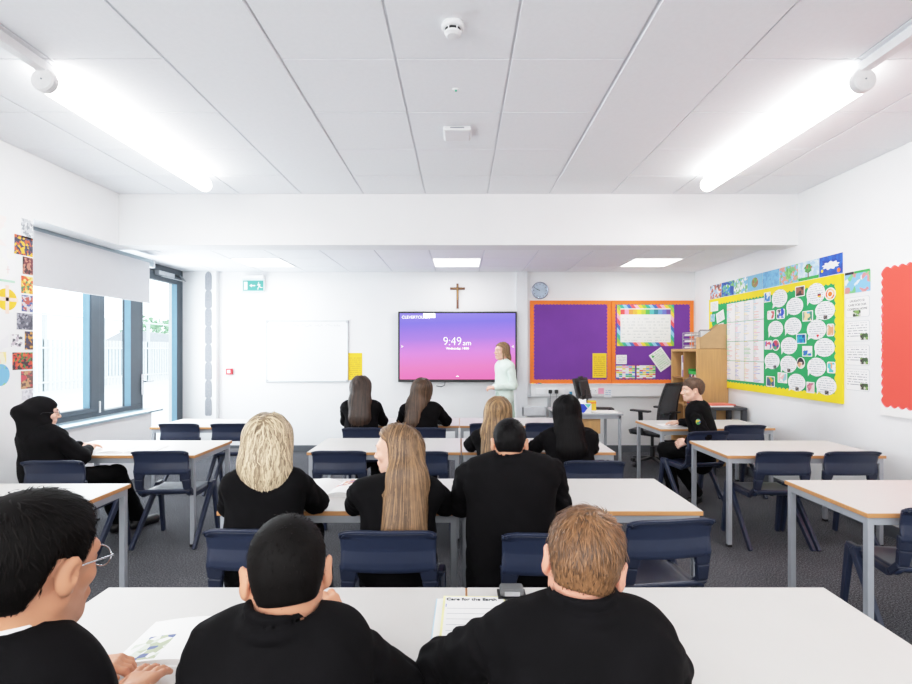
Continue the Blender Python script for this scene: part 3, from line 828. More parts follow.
# four-by-four block of sheets
ROWS4 = ('top row', 'second row', 'third row', 'bottom row'); COLS4 = ('first', 'second', 'third', 'last')
tints = [[rgb(120, 190, 220), rgb(240, 150, 120), rgb(250, 220, 110)], [rgb(250, 220, 110), rgb(240, 150, 180), rgb(170, 200, 240)], [rgb(110, 190, 110), rgb(236, 120, 120), rgb(240, 200, 110)], [rgb(236, 160, 120), rgb(130, 130, 210), rgb(240, 210, 100)]]
yS0, _ = RW(729, 0); yS1, _ = RW(766.3, 0)
cw = (yS0 - yS1) / 4; zS1, zS0 = 2.095, 1.12; rh = (zS1 - zS0) / 4
for r_ in range(4):
    for c_ in range(4):
        k = NT('printed_sheet'); v = k.obj(); sp = k.n('ShaderNodeSeparateXYZ'); k.l(v, sp.inputs[0])
        row = k.math('FLOOR', k.math('DIVIDE', sp.outputs[1], 0.016)); fr = k.math('LESS_THAN', k.math('FRACT', k.math('DIVIDE', sp.outputs[1], 0.016)), 0.5)
        wn = k.n('ShaderNodeTexWhiteNoise', noise_dimensions='1D'); k.l(k.math('ADD', row, 31.0 * r_ + 7 * c_), wn.inputs['W'])
        edgew = k.math('LESS_THAN', sp.outputs[0], k.math('MULTIPLY_ADD', wn.outputs[0], 0.10, -0.085 if (r_ + c_) % 2 else -0.06))
        faint = k.math('MULTIPLY', k.math('MULTIPLY', fr, edgew), 0.8)
        k.l(k.mix(faint, rgb(242, 242, 243), k.ramp(wn.outputs[0], [(0, tints[r_][c_ % 3]), (0.4, rgb(190, 190, 196)), (0.7, tints[r_][(c_ + 1) % 3])], 'CONSTANT')), k.b.inputs['Base Color'])
        o = sheet('printed_sheet', 'right', yS0 - cw * (c_ + 0.5), zS1 - rh * (r_ + 0.5), cw - 0.006, rh - 0.006, k.m, 'white sheet in the block on the green board, %s, %s from the cabinet' % (ROWS4[r_], COLS4[c_]), 'sheet', 'block of printed sheets on the green board', off=0.027)
# small papers at the far edge of the board
for px, py, w_, h_, tl, lab in ((716.3, 306.5, 0.20, 0.13, 0.0, 'small pale paper at the far top corner of the green board'), (722.3, 316.5, 0.20, 0.135, 0.25, 'small pale paper pinned at a slant at the far edge of the green board'), (714.6, 318, 0.115, 0.10, 0.0, 'small blue sticker at the far edge of the green board'), (723.2, 327, 0.13, 0.10, 0.1, 'small pale paper just above the card file box')):
    y_, z_ = RW(px, py)
    sheet('pinned_note', 'right', y_, z_, w_, h_, patches('note_blue', [rgb(150, 200, 220), rgb(120, 180, 210), rgb(220, 230, 232)], 30) if 'blue' in lab else text_lines('pale_note', rgb(238, 241, 238), rgb(200, 205, 205), 0.018, -0.07, 0.07, -0.05, 0.05, 60), lab, 'note', off=0.027, tilt=tl)
# speech bubbles
def zpt(u, v): return (684 + u / 4.0, 240 + v / 4.0)
bub = [(392, 233, 62, 72, 'top left bubble, under the row of picture cards'), (453, 265, 68, 70, 'below the small dark photo'), (538, 215, 75, 85, 'with a small flag, beside the orange target sticker'), (575, 282, 80, 75, 'under the orange target sticker'), (376, 356, 60, 65, 'below the two small stickers near the sheets'), (446, 345, 68, 70, 'left of the beach picture, one step lower'), (541, 358, 78, 80, 'with a small red heart'), (430, 423, 66, 68, 'left of the blue sea picture'), (573, 430, 82, 75, 'below the hand sticker'), (362, 484, 60, 65, 'with a dark square, nearest the printed sheets'), (428, 497, 66, 68, 'left of the face sticker'), (541, 508, 75, 75, 'right of the face sticker'), (461, 570, 70, 70, 'in the bottom row, beside the pink stamp sticker'), (580, 583, 82, 75, 'in the bottom corner nearest the text cards')]
tl_mat = text_lines('bubble_text', rgb(243, 244, 245), rgb(168, 171, 180), 0.022, -0.10, 0.10, -0.085, 0.095, 65, 0.46, 0.30)
for i, (u, v, w_, h_, lab) in enumerate(bub):
    px, py = zpt(u, v); y_, z_ = RW(px, py)
    ya_, _ = RW(px - w_ / 8, py); yb_, _ = RW(px + w_ / 8, py); ww = ya_ - yb_; hh = (h_ / 4) * y_ / F
    poly = [(ww / 2 * math.cos(a), hh / 2 * math.sin(a)) for a in (2 * PI * k / 32 for k in range(32))]
    a0 = 19 if i % 3 else 20
    poly[a0] = (-ww * 0.46, -hh * 0.52)
    o = sheet('speech_bubble', 'right', y_, z_, 0, 0, tl_mat, 'white speech bubble on the green board, ' + lab, 'speech bubble', 'speech bubbles on the green board', off=0.0275, poly=poly)
    if 'heart' in lab:
        part_flat('heart', at_xy([(0, -0.018), (0.018, 0.004), (0.012, 0.014), (0.004, 0.014), (0, 0.008), (-0.004, 0.014), (-0.012, 0.014), (-0.018, 0.004)], 0.02, -hh * 0.32), 0.0012, 0.002, M['redplastic'], o)
    elif 'flag' in lab:
        for kk, c in enumerate(('ink', 'redplastic', 'yellowb')): part_flat('flag_band', at_xy(rrect(0.045, 0.011), ww * 0.2, -0.01 - 0.011 * kk), 0.0012, 0.002, M[c], o)
    elif i in (3, 9, 10, 12, 13):
        part_flat('small_photo', at_xy(rrect(0.05, 0.035), 0.01 if i != 9 else ww * 0.2, -hh * 0.36), 0.0012, 0.002, patches('tiny_photo%d' % i, [rgb(40, 44, 50), rgb(120, 110, 100), rgb(70, 84, 120)], 60), o)
STK = [(343, 229, 26, 40, 0, (rgb(60, 130, 200), rgb(230, 240, 250), rgb(40, 80, 150)), 'narrow blue picture sticker at the top, beside the printed sheets'),
       (475, 205, 38, 42, 0, (rgb(70, 44, 40), rgb(150, 90, 70), rgb(30, 30, 34)), 'dark photo sticker under the picture cards'),
       (597, 216, 44, 52, 1, (rgb(238, 110, 70), rgb(250, 200, 150), rgb(90, 160, 200)), 'round orange target sticker'),
       (358, 300, 30, 36, 2, (rgb(240, 236, 236), rgb(200, 90, 90), rgb(240, 240, 240)), 'white and red sticker beside the printed sheets'),
       (397, 296, 34, 40, 2, (rgb(240, 240, 240), rgb(60, 66, 76), rgb(80, 120, 200)), 'white thumbs-up shaped sticker'),
       (506, 304, 42, 42, 0, (rgb(90, 180, 220), rgb(240, 214, 160), rgb(60, 140, 110)), 'square beach picture sticker'),
       (598, 360, 30, 50, 2, (rgb(232, 160, 120), rgb(244, 232, 226), rgb(240, 190, 160)), 'raised hand sticker next to the yellow border'),
       (480, 395, 40, 40, 0, (rgb(20, 120, 190), rgb(40, 170, 200), rgb(16, 60, 120)), 'square blue sea picture sticker'),
       (347, 420, 30, 36, 0, (rgb(220, 90, 110), rgb(70, 120, 200), rgb(240, 230, 236)), 'pink and blue square sticker beside the printed sheets'),
       (377, 420, 32, 46, 1, (rgb(60, 60, 140), rgb(200, 70, 90), rgb(70, 160, 120)), 'dark multicoloured oval sticker'),
       (504, 445, 40, 42, 0, (rgb(40, 110, 200), rgb(120, 200, 120), rgb(240, 240, 240)), 'square blue and green globe picture sticker'),
       (478, 492, 34, 46, 1, (rgb(226, 170, 130), rgb(60, 44, 40), rgb(240, 220, 206)), 'oval face sticker'),
       (601, 510, 34, 46, 2, (rgb(90, 190, 200), rgb(244, 244, 240), rgb(240, 150, 80)), 'pale tile sticker with orange and teal marks near the border'),
       (356, 566, 34, 42, 0, (rgb(70, 90, 130), rgb(220, 170, 60), rgb(70, 150, 100)), 'colourful sticker in the bottom corner beside the printed sheets'),
       (404, 551, 38, 42, 0, (rgb(240, 190, 190), rgb(150, 200, 210), rgb(240, 240, 236)), 'pale map-like sticker in the bottom row'),
       (517, 590, 32, 44, 0, (rgb(216, 140, 150), rgb(240, 210, 210), rgb(190, 110, 130)), 'pink stamp sticker in the bottom row')]
for i, (u, v, w_, h_, kind, cols, lab) in enumerate(STK):
    px, py = zpt(u, v); y_, z_ = RW(px, py)
    ya_, _ = RW(px - w_ / 8, py); yb_, _ = RW(px + w_ / 8, py); ww = ya_ - yb_; hh = (h_ / 4) * y_ / F
    poly = [(ww / 2 * math.cos(a), hh / 2 * math.sin(a)) for a in (2 * PI * k / 24 for k in range(24))] if kind == 1 else rrect(ww, hh, 0.02 if kind == 2 else 0.004)
    o = sheet('sticker', 'right', y_, z_, 0, 0, M['paper'], lab + ' on the green board', 'sticker', 'picture stickers on the green board', off=0.0275, poly=poly)
    pm = patches('sticker_pic%d' % i, list(cols), 26, (i * 1.7, i * 0.9, 0))
    inner = [(x * 0.84, y * 0.84) for x, y in poly]
    p_ = part_flat('picture', inner, 0.0012, 0.0018, pm, o)
    if 'target' in lab:
        part_flat('ring', [(x * 0.55, y * 0.55) for x, y in poly], 0.0018, 0.0022, M['paper'], p_); part_flat('centre', [(x * 0.38, y * 0.38) for x, y in poly], 0.0022, 0.0026, M['orange'], p_)
    if 'thumbs' in lab:
        part_flat('cuff', at_xy(rrect(ww * 0.28, hh * 0.7, 0.004), ww * 0.2, 0.02), 0.0018, 0.0024, M['blue'], p_)
    if 'face' in lab:
        part_flat('hair_cap', [(x * 0.7, abs(y) * 0.75 + 0.01) for x, y in poly[:13]], 0.0018, 0.0024, M['ink'], p_)
# row of eight picture cards above the board, one more above the text cards
PC = [('pale blue card with small red and brown figures', [rgb(170, 200, 230), rgb(210, 120, 100), rgb(230, 236, 240), rgb(120, 90, 90)]),
      ('dark blue card with a round emblem', [rgb(40, 80, 170), rgb(60, 120, 200), rgb(130, 200, 120)]),
      ('light blue card with a white and green globe drawing', [rgb(130, 190, 230), rgb(240, 244, 246), rgb(120, 190, 120)]),
      ('light blue card with a round brown and green earth', [rgb(130, 186, 226), rgb(130, 186, 226), rgb(120, 190, 226)]),
      ('plain blue card with dark streaks', [rgb(110, 176, 226), rgb(120, 184, 230), rgb(100, 160, 214)]),
      ('light blue card with green scattered figures', [rgb(120, 180, 226), rgb(120, 190, 120), rgb(140, 196, 232), rgb(220, 150, 130)]),
      ('pale card with a green tree on a lawn', [rgb(170, 206, 236), rgb(200, 224, 242), rgb(220, 236, 246)]),
      ('bright blue card with white clouds and planets', [rgb(28, 84, 190), rgb(40, 100, 206), rgb(30, 70, 170)])]
b0, b1 = RW(710.3, 0)[0], RW(843.3, 0)[0]; cwid = (b0 - b1) / 8
for i, (lab, cols) in enumerate(PC):
    yc = b0 - cwid * (i + 0.5)
    t = sheet('picture_card', 'right', yc, 2.293, cwid - 0.006, 0.186, patches('card_pic%d' % i, cols, 34, (i * 2.3, 1, 0)), lab + ', in the row above green board', 'picture card', 'picture cards above the green board', off=0.002)
    if i in (1, 2, 3):
        d = part_flat('globe', [(0.065 * math.cos(a), 0.06 * math.sin(a)) for a in (2 * PI * k / 24 for k in range(24))], 0.0012, 0.002, patches('globe%d' % i, [[rgb(60, 140, 210), rgb(120, 196, 90), rgb(230, 240, 244)], [rgb(235, 240, 244), rgb(140, 200, 130), rgb(180, 214, 236)], [rgb(150, 110, 70), rgb(100, 160, 80), rgb(190, 150, 90)]][i - 1], 30), t)
    if i == 5:
        part_flat('tree_figure', [(0.05 * math.cos(a) * (1 + 0.3 * math.sin(5 * a)), 0.06 * math.sin(a) + 0.01) for a in (2 * PI * k / 40 for k in range(40))], 0.0012, 0.002, patches('greenfig', [rgb(110, 190, 100), rgb(140, 210, 120), rgb(90, 170, 90)], 40), t)
    if i == 6:
        part_flat('lawn', at_xy(rrect(cwid - 0.006, 0.03), 0, -0.078), 0.0012, 0.0018, M['lime'], t)
        part_flat('trunk', at_xy(rrect(0.016, 0.06), 0, -0.045), 0.0018, 0.0024, M['woodbrown'], t)
        part_flat('crown', [(0.052 * math.cos(a) * (1 + 0.15 * math.sin(7 * a)), 0.045 * math.sin(a) + 0.02) for a in (2 * PI * k / 42 for k in range(42))], 0.0024, 0.003, patches('crown', [rgb(60, 140, 70), rgb(90, 170, 80), rgb(190, 80, 70)], 50), t)
    if i == 7:
        part_flat('cloud', [(0.10 * math.cos(a) * (1 + 0.12 * math.sin(9 * a)), 0.035 * math.sin(a) * (1 + 0.2 * math.sin(9 * a))) for a in (2 * PI * k / 54 for k in range(54))], 0.0012, 0.002, M['paper'], t)
        part_flat('planet', at_xy([(0.02 * math.cos(a), 0.02 * math.sin(a)) for a in (2 * PI * k / 20 for k in range(20))], 0.1, -0.06), 0.0012, 0.002, M['orange'], t)
        part_flat('planet', at_xy([(0.015 * math.cos(a), 0.015 * math.sin(a)) for a in (2 * PI * k / 20 for k in range(20))], -0.11, -0.04), 0.0012, 0.002, M['yellowb'], t)
# column of text cards
yA, yB2 = RW(845.3, 0)[0], RW(870.7, 0)[0]; cwd = yA - yB2; yc = (yA + yB2) / 2
t = sheet('picture_card', 'right', yc, 2.095, cwd, 0.185, patches('card_big', [rgb(130, 186, 232), rgb(130, 186, 232), rgb(120, 196, 130), rgb(225, 236, 244), rgb(210, 140, 140)], 22), 'blue picture card with small figures, above the column of text cards', 'picture card', 'picture cards above the green board')
part_flat('caption_tab', at_xy(rrect(0.1, 0.022), -cwd / 2 + 0.05, 0.085), 0.0012, 0.002, M['ink'], t)
part_flat('green_strip', at_xy(rrect(cwd - 0.11, 0.02), 0.05, 0.086), 0.0012, 0.002, M['lime'], t)
photo = patches('leaf_photo', [rgb(60, 90, 50), rgb(120, 160, 80), rgb(200, 200, 190), rgb(60, 50, 50)], 40)
for i, (z1, z0, lab) in enumerate(((1.965, 1.785, 'topmost, with heading'), (1.755, 1.575, 'second from the top'), (1.545, 1.365, 'third from the top'), (1.335, 1.145, 'lowest one'))):
    hh = z1 - z0
    t = sheet('text_card', 'right', yc, (z0 + z1) / 2, cwd - 0.015, hh, M['cardedge'], 'white text card with a small leafy photo beside the green board, ' + lab, 'text card', 'white text cards beside the green board', r=0.02)
    tm = text_lines('card_text%d' % i, rgb(244, 244, 244), rgb(150, 152, 160), 0.023, -0.115, 0.105, -0.05, 0.072, 65, 0.44, 0.30)
    if i == 0:
        part_flat('text_block', rrect(cwd - 0.024, hh - 0.009, 0.018), 0.0012, 0.0016, M['paper'], t)
        for j, s in enumerate(('LAUDATO SI:', 'CARE FOR OUR', 'COMMON HOME')): text_mesh(s, 0.028, M['ink'], t, loc=(0, 0.055 - 0.036 * j, 0.0018))
        part_flat('photo', at_xy(rrect(0.085, 0.055), -0.005, -0.055), 0.0016, 0.0022, photo, t)
    else:
        part_flat('text_block', rrect(cwd - 0.024, hh - 0.009, 0.018), 0.0012, 0.0016, tm, t)
        part_flat('photo', at_xy(rrect(0.085, 0.055), 0.075, -hh / 2 + 0.04), 0.0016, 0.0022, photo, t)
# red board
t = wall_empty('display_board', 'right', 3.035, 1.585, 0.0); tag(t, 'red display board with scalloped edge nearest the viewer on the right wall', 'display board')
W, H = 2.14, 1.23
MB().bbox(-W / 2, W / 2, -H / 2, H / 2, 0.0015, 0.02, 0.002).build('white_backing', M['paper'], t)
def scallop_poly(w, h, pitch, amp):
    p = []
    for (xa, ya, xb, yb, nx, ny) in ((-w / 2, -h / 2, w / 2, -h / 2, 0, -1), (w / 2, -h / 2, w / 2, h / 2, 1, 0), (w / 2, h / 2, -w / 2, h / 2, 0, 1), (-w / 2, h / 2, -w / 2, -h / 2, -1, 0)):
        L = math.hypot(xb - xa, yb - ya); n = int(round(L / pitch)) * 8
        for i in range(n):
            u = i / n; s = amp * abs(math.sin(PI * i / 8)); p.append((xa + (xb - xa) * u + nx * s, ya + (yb - ya) * u + ny * s))
    return p
q = part_flat('red_paper', scallop_poly(W - 0.06, H - 0.13, 0.07, 0.02), 0.0202, 0.022, M['pinkred'], t); q.location = (0, 0.02, 0)
q2 = part_flat('red_field', scallop_poly(W - 0.075, H - 0.145, 0.07, 0.02), 0.0222, 0.023, M['red'], t); q2.location = (0, 0.02, 0)

# postcards at the window edge of the left wall, children's drawings beside them
PCARD = [(20.5, 219, 33.5, 239, 'grey sketch', [rgb(196, 200, 204), rgb(150, 156, 160), rgb(225, 228, 230)], 'topmost grey postcard of the strip beside the window'),
         (13.5, 236, 35.5, 256, '', [rgb(80, 76, 100), rgb(238, 186, 50), rgb(200, 90, 50), rgb(60, 56, 80)], 'wide yellow and violet postcard, second in the strip beside the window'),
         (22, 257, 33.5, 275, '', [rgb(110, 50, 56), rgb(60, 44, 46), rgb(190, 130, 110)], 'dark red portrait postcard in the strip beside the window'),
         (20.5, 276, 33, 294, '', [rgb(236, 170, 60), rgb(220, 90, 50), rgb(90, 130, 90), rgb(244, 216, 130)], 'orange and green postcard in the strip beside the window'),
         (21, 295, 33, 312, '', [rgb(206, 200, 206), rgb(180, 90, 80), rgb(80, 96, 150)], 'pale postcard with a small standing figure beside the window'),
         (16, 313, 33, 330, '', [rgb(110, 110, 120), rgb(160, 160, 170), rgb(80, 80, 92)], 'grey bearded face postcard in the strip beside the window'),
         (24.2, 331, 33, 350, '', [rgb(90, 66, 60), rgb(206, 150, 70), rgb(60, 60, 90)], 'narrow dark postcard with gold light beside the window'),
         (11.5, 352, 33, 370, '', [rgb(226, 100, 56), rgb(80, 130, 70), rgb(200, 70, 60), rgb(60, 40, 50)], 'wide orange and green postcard low in the strip beside the window'),
         (20.3, 370.5, 33, 389, '', [rgb(190, 150, 110), rgb(110, 84, 76), rgb(200, 80, 90)], 'brown saint-like portrait postcard low in the strip beside the window'),
         (21.3, 389.5, 33, 400, '', [rgb(216, 214, 222), rgb(190, 190, 200), rgb(230, 230, 236)], 'lowest pale grey postcard of the strip beside the window'),
         (10.5, 334, 22.5, 347, '', [rgb(236, 236, 238), rgb(190, 180, 190), rgb(236, 236, 238), rgb(90, 90, 96)], 'small white sketch of a figure beside the narrow dark postcard')]
for i, (xa, ya, xb, yb, _, cols, lab) in enumerate(PCARD):
    y0, z1 = LW(xa, ya); y1, _ = LW(xb, ya); pc = (xa + xb) / 2; yy, zc_ = LW(pc, (ya + yb) / 2); hh = (yb - ya) * yy / F
    y1 = min(y1, 4.098)
    t = sheet('postcard', 'left', (y0 + y1) / 2, zc_, y1 - y0, hh, M['paper'], lab, 'postcard', 'postcards beside the window', off=0.001)
    part_flat('picture', rrect((y1 - y0) * 0.95, hh * 0.96), 0.0012, 0.0017, patches('postcard%d' % i, cols, 52, (i * 3.1, i, 0)), t)
DR = [(-6, 215, 6, 245, [rgb(240, 238, 238), rgb(244, 232, 230), rgb(240, 242, 240)], 'faint pencil drawing high on the left wall', 'blank'), (-8, 248, 15, 282, [rgb(243, 243, 238), rgb(240, 240, 242), rgb(238, 240, 236)], 'faint drawing with a green line above the yellow cross drawing', 'line'),
      (-8, 286, 13, 312, [rgb(244, 242, 240), rgb(242, 238, 234), rgb(244, 244, 240)], 'drawing of a pale cross on a yellow disc', 'cross'), (-6, 330, 8, 350, [rgb(240, 240, 242), rgb(234, 234, 238), rgb(242, 242, 242)], 'faint figure drawing below the yellow cross drawing', 'blank'),
      (-5, 352, 6, 364, [rgb(246, 226, 150), rgb(244, 236, 206), rgb(244, 214, 190)], 'small yellowish drawing above the globe cutout', 'blank'), (-9, 364, 9.5, 386, [rgb(120, 180, 220), rgb(150, 206, 130), rgb(100, 160, 216)], 'round blue and green globe cutout on the left wall', 'round')]
for i, (xa, ya, xb, yb, cols, lab, kind) in enumerate(DR):
    y0, _ = LW(xa, ya); y1, _ = LW(xb, ya); yy, zc_ = LW((xa + xb) / 2, (ya + yb) / 2); hh = (yb - ya) * yy / F; ww = y1 - y0
    poly = [(ww / 2 * math.cos(a), hh / 2 * math.sin(a)) for a in (2 * PI * k / 32 for k in range(32))] if kind == 'round' else None
    t = sheet('drawing', 'left', (y0 + y1) / 2, zc_, ww, hh, patches('drawing%d' % i, cols, 14, (i, 2, 0)), lab, 'drawing', 'drawings on the left wall', off=0.001, poly=poly)
    if kind == 'cross':
        part_flat('disc', [(0.09 * math.cos(a) + 0.03, 0.085 * math.sin(a)) for a in (2 * PI * k / 32 for k in range(32))], 0.0012, 0.0018, plain('drawn_yellow', rgb(250, 190, 50), 0.7, var=0.15), t)
        m = MB(); m.box(-0.08, 0.13, -0.012, 0.016, 0.0018, 0.0024); m.box(0.02, 0.05, -0.11, 0.11, 0.0018, 0.0024); m.build('cross', plain('drawn_pale', rgb(246, 214, 196), 0.7), t)
    if kind == 'line':
        part_flat('green_line', at_xy(rrect(ww * 0.96, 0.018), 0, -hh / 2 + 0.012), 0.0012, 0.0018, plain('drawn_green', rgb(180, 222, 196), 0.8), t)
        m = MB(); m.box(0.03, 0.035, -0.06, 0.0, 0.0012, 0.0018); m.box(0.015, 0.05, -0.03, -0.026, 0.0012, 0.0018); m.build('small_cross', plain('drawn_rose', rgb(226, 190, 190), 0.8), t)
# ------------------------------------------------------------------ tables
TH, TD = 0.70, 0.628
def make_table(w, d=TD):
    root = empty('classroom_table')
    MB().bbox(-w / 2 + 0.003, w / 2 - 0.003, 0.003, d - 0.003, TH - 0.003, TH, 0.001).build('tabletop', M['laminate'], root)
    MB().bbox(-w / 2, w / 2, 0, d, TH - 0.024, TH - 0.0025, 0.002).build('edge_band', M['beech'], root)
    f = MB(); e = 0.012
    f.box(-w / 2 + e + 0.03, w / 2 - e - 0.03, e, e + 0.025, TH - 0.062, TH - 0.024); f.box(-w / 2 + e + 0.03, w / 2 - e - 0.03, d - e - 0.025, d - e, TH - 0.062, TH - 0.024)
    f.box(-w / 2 + e, -w / 2 + e + 0.025, e + 0.03, d - e - 0.03, TH - 0.062, TH - 0.024); f.box(w / 2 - e - 0.025, w / 2 - e, e + 0.03, d - e - 0.03, TH - 0.062, TH - 0.024)
    f.build('frame', M['steel'], root)
    for sx in (-1, 1):
        for y in (e, d - e - 0.032):
            x = sx * (w / 2 - e - 0.016)
            l = MB().bbox(x - 0.016, x + 0.016, y, y + 0.032, 0.012, TH - 0.024, 0.003).build('leg', M['steel'], root)
            MB().bbox(x - 0.017, x + 0.017, y - 0.001, y + 0.033, 0, 0.02, 0.003).build('foot', M['black'], l)
    return root
TW = 1.207
T0 = make_table(TW)
TABLES = [
    # x centre, front edge y, rotation, label
    (-0.583, 1.060, 0.0, 'white classroom table nearest the viewer, left half, with the open picture book'),
    (0.625, 1.060, 0.0, 'white classroom table nearest the viewer, right half, with the heading worksheet'),
    (-0.606, 2.484, 0.0, 'white table in the second middle row, left half, where the blonde pupil leans'),
    (0.606, 2.484, 0.0, 'white table in the second middle row, right half, in front of the broad black blazer'),
    (-0.598, 3.915, 0.0, 'white table in the third middle row, left half, with an empty chair pushed in'),
    (0.617, 3.915, 0.0, 'white table in the third middle row, right half, where two long-haired pupils lean'),
    (-0.612, 5.285, 0.0, 'white table in the farthest middle row, left half, with two brown-haired pupils'),
    (0.598, 5.285, 0.0, 'white table in the farthest middle row, right half, with two empty chairs'),
    (-2.575, 2.37, 0.0, 'white table nearest the viewer on the window side, behind the boy with glasses'),
    (-2.62, 3.80, 0.0, 'white table by the window where the pupil in a black headscarf sits'),
    (-2.62, 5.19, 0.0, 'white table by the glass door with two empty chairs'),
    (2.60, 2.45, 0.0, 'white table on the green board side nearest the viewer, one chair tucked under it'),
    (2.63, 3.79, 0.0, 'white table on the board side with two empty chairs side by side'),
    (2.632, 5.09, 0.06, 'white table by the shelf unit where the boy in profile sits'),
]
for i, (x, y, rz, lab) in enumerate(TABLES):
    t = T0 if i == 0 else dup(T0)
    t.location = (x, y, 0); t.rotation_euler = (0, 0, rz)
    tag(t, lab, 'table', 'white classroom tables')

# ------------------------------------------------------------------ moulded chairs
def grid_surface(fn, nu, nv, thick):
    """fn(u,v)->point; a shell with thickness along the local normal"""
    P = np.array([[fn(i / nu, j / nv) for j in range(nv + 1)] for i in range(nu + 1)])
    du = np.gradient(P, axis=0); dv = np.gradient(P, axis=1)
    N = np.cross(du, dv); N /= np.linalg.norm(N, axis=2, keepdims=True) + 1e-9
    Q = P - N * thick
    V = np.concatenate([P.reshape(-1, 3), Q.reshape(-1, 3)]); n = (nu + 1) * (nv + 1)
    id_ = lambda i, j: i * (nv + 1) + j
    Fc = []
    for i in range(nu):
        for j in range(nv):
            Fc.append((id_(i, j), id_(i + 1, j), id_(i + 1, j + 1), id_(i, j + 1)))
            Fc.append((n + id_(i, j), n + id_(i, j + 1), n + id_(i + 1, j + 1), n + id_(i + 1, j)))
    rim = [(i, 0) for i in range(nu)] + [(nu, j) for j in range(nv)] + [(i, nv) for i in range(nu, 0, -1)] + [(0, j) for j in range(nv, 0, -1)]
    for k in range(len(rim)):
        a = id_(*rim[k]); b = id_(*rim[(k + 1) % len(rim)]); Fc.append((a, n + a, n + b, b))
    return V, Fc
SEAT = 0.42
def make_chair():
    root = empty('school_chair')
    # seat pan with rolled front and upswept rear
    def seat(u, v):
        y = -0.185 + 0.40 * v
        hw = 0.205 - 0.012 * (1 - v) - 0.03 * max(0, v - 0.9) / 0.1 * 0.6
        x = (u * 2 - 1) * hw
        z = SEAT - 0.016 * (1 - (2 * u - 1) ** 2) * math.sin(PI * min(1, v * 1.1))
        if v > 0.85: z -= 0.028 * ((v - 0.85) / 0.15) ** 2
        if v < 0.12: z += 0.03 * ((0.12 - v) / 0.12) ** 2
        if abs(2 * u - 1) > 0.9: z -= 0.02 * (abs(2 * u - 1) - 0.9) / 0.1
        return (x, y, z)
    V, Fc = grid_surface(seat, 18, 16, 0.016)
    o = mesh_obj('seat', V, Fc, M['navy'], root, True)
    for s in (-1, 1):          # stiles that carry the back, widening into wings at the top
        m = MB()
        m.bar((s * 0.178, -0.13, SEAT - 0.02), (s * 0.176, -0.186, SEAT + 0.035), 0.05, 0.034)
        m.bar((s * 0.176, -0.186, SEAT + 0.035), (s * 0.172, -0.197, SEAT + 0.11), 0.05, 0.03, w2=0.062)
        m.bar((s * 0.172, -0.197, SEAT + 0.11), (s * 0.165, -0.206, SEAT + 0.18), 0.062, 0.028, w2=0.085)
        m.bar((s * 0.19, -0.12, SEAT - 0.028), (s * 0.19, 0.17, SEAT - 0.028), 0.03, 0.04)
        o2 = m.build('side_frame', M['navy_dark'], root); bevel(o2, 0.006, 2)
    # back: upright recessed field above, a ledge that leans out below, flange round the rim
    prof = [(0.335, 0.0), (0.334, 0.022), (0.325, 0.022), (0.318, 0.008), (0.30, 0.004), (0.24, 0.002), (0.225, 0.006), (0.19, 0.016), (0.165, 0.020), (0.150, 0.016), (0.146, 0.0)]
    def back(u, v):
        i = v * (len(prof) - 1); k = min(int(i), len(prof) - 2); f = i - k
        z = prof[k][0] * (1 - f) + prof[k + 1][0] * f; o = prof[k][1] * (1 - f) + prof[k + 1][1] * f
        s = 2 * u - 1
        hw = 0.198 + 0.004 * (z - 0.15) / 0.19
        if z > 0.31: hw -= 0.010 * ((z - 0.31) / 0.025) ** 2
        y = -0.193 - 0.035 * (z - 0.146) / 0.19 + 0.020 * s * s - 0.020 - o * (1.0 if abs(s) < 0.93 else 1.4)
        zz = SEAT + z - 0.012 * abs(s) ** 6 * (1 if z > 0.3 else 0)
        return (s * hw, y, zz)
    V, Fc = grid_surface(back, 24, 40, -0.014)
    o = mesh_obj('backrest', V, Fc, M['navy'], root, True)
    try:
        me = o.data
    except Exception: pass
    for s in (-1, 1):
        fl = MB()
        fl.bar((s * 0.214, 0.185, SEAT - 0.012), (s * 0.205, 0.10, SEAT - 0.012), 0.03, 0.05)
        fl.bar((s * 0.216, 0.165, SEAT - 0.004), (s * 0.222, 0.225, 0.0), 0.028, 0.052, w2=0.026, d2=0.036)
        q = fl.build('leg', M['navy'], root); bevel(q, 0.006, 2)
        fl = MB(); fl.bar((s * 0.216, 0.135, SEAT - 0.006), (s * 0.232, -0.205, 0.0), 0.028, 0.05, w2=0.026, d2=0.036)
        q = fl.build('leg', M['navy'], root); bevel(q, 0.006, 2)
    return root
C0 = make_chair()
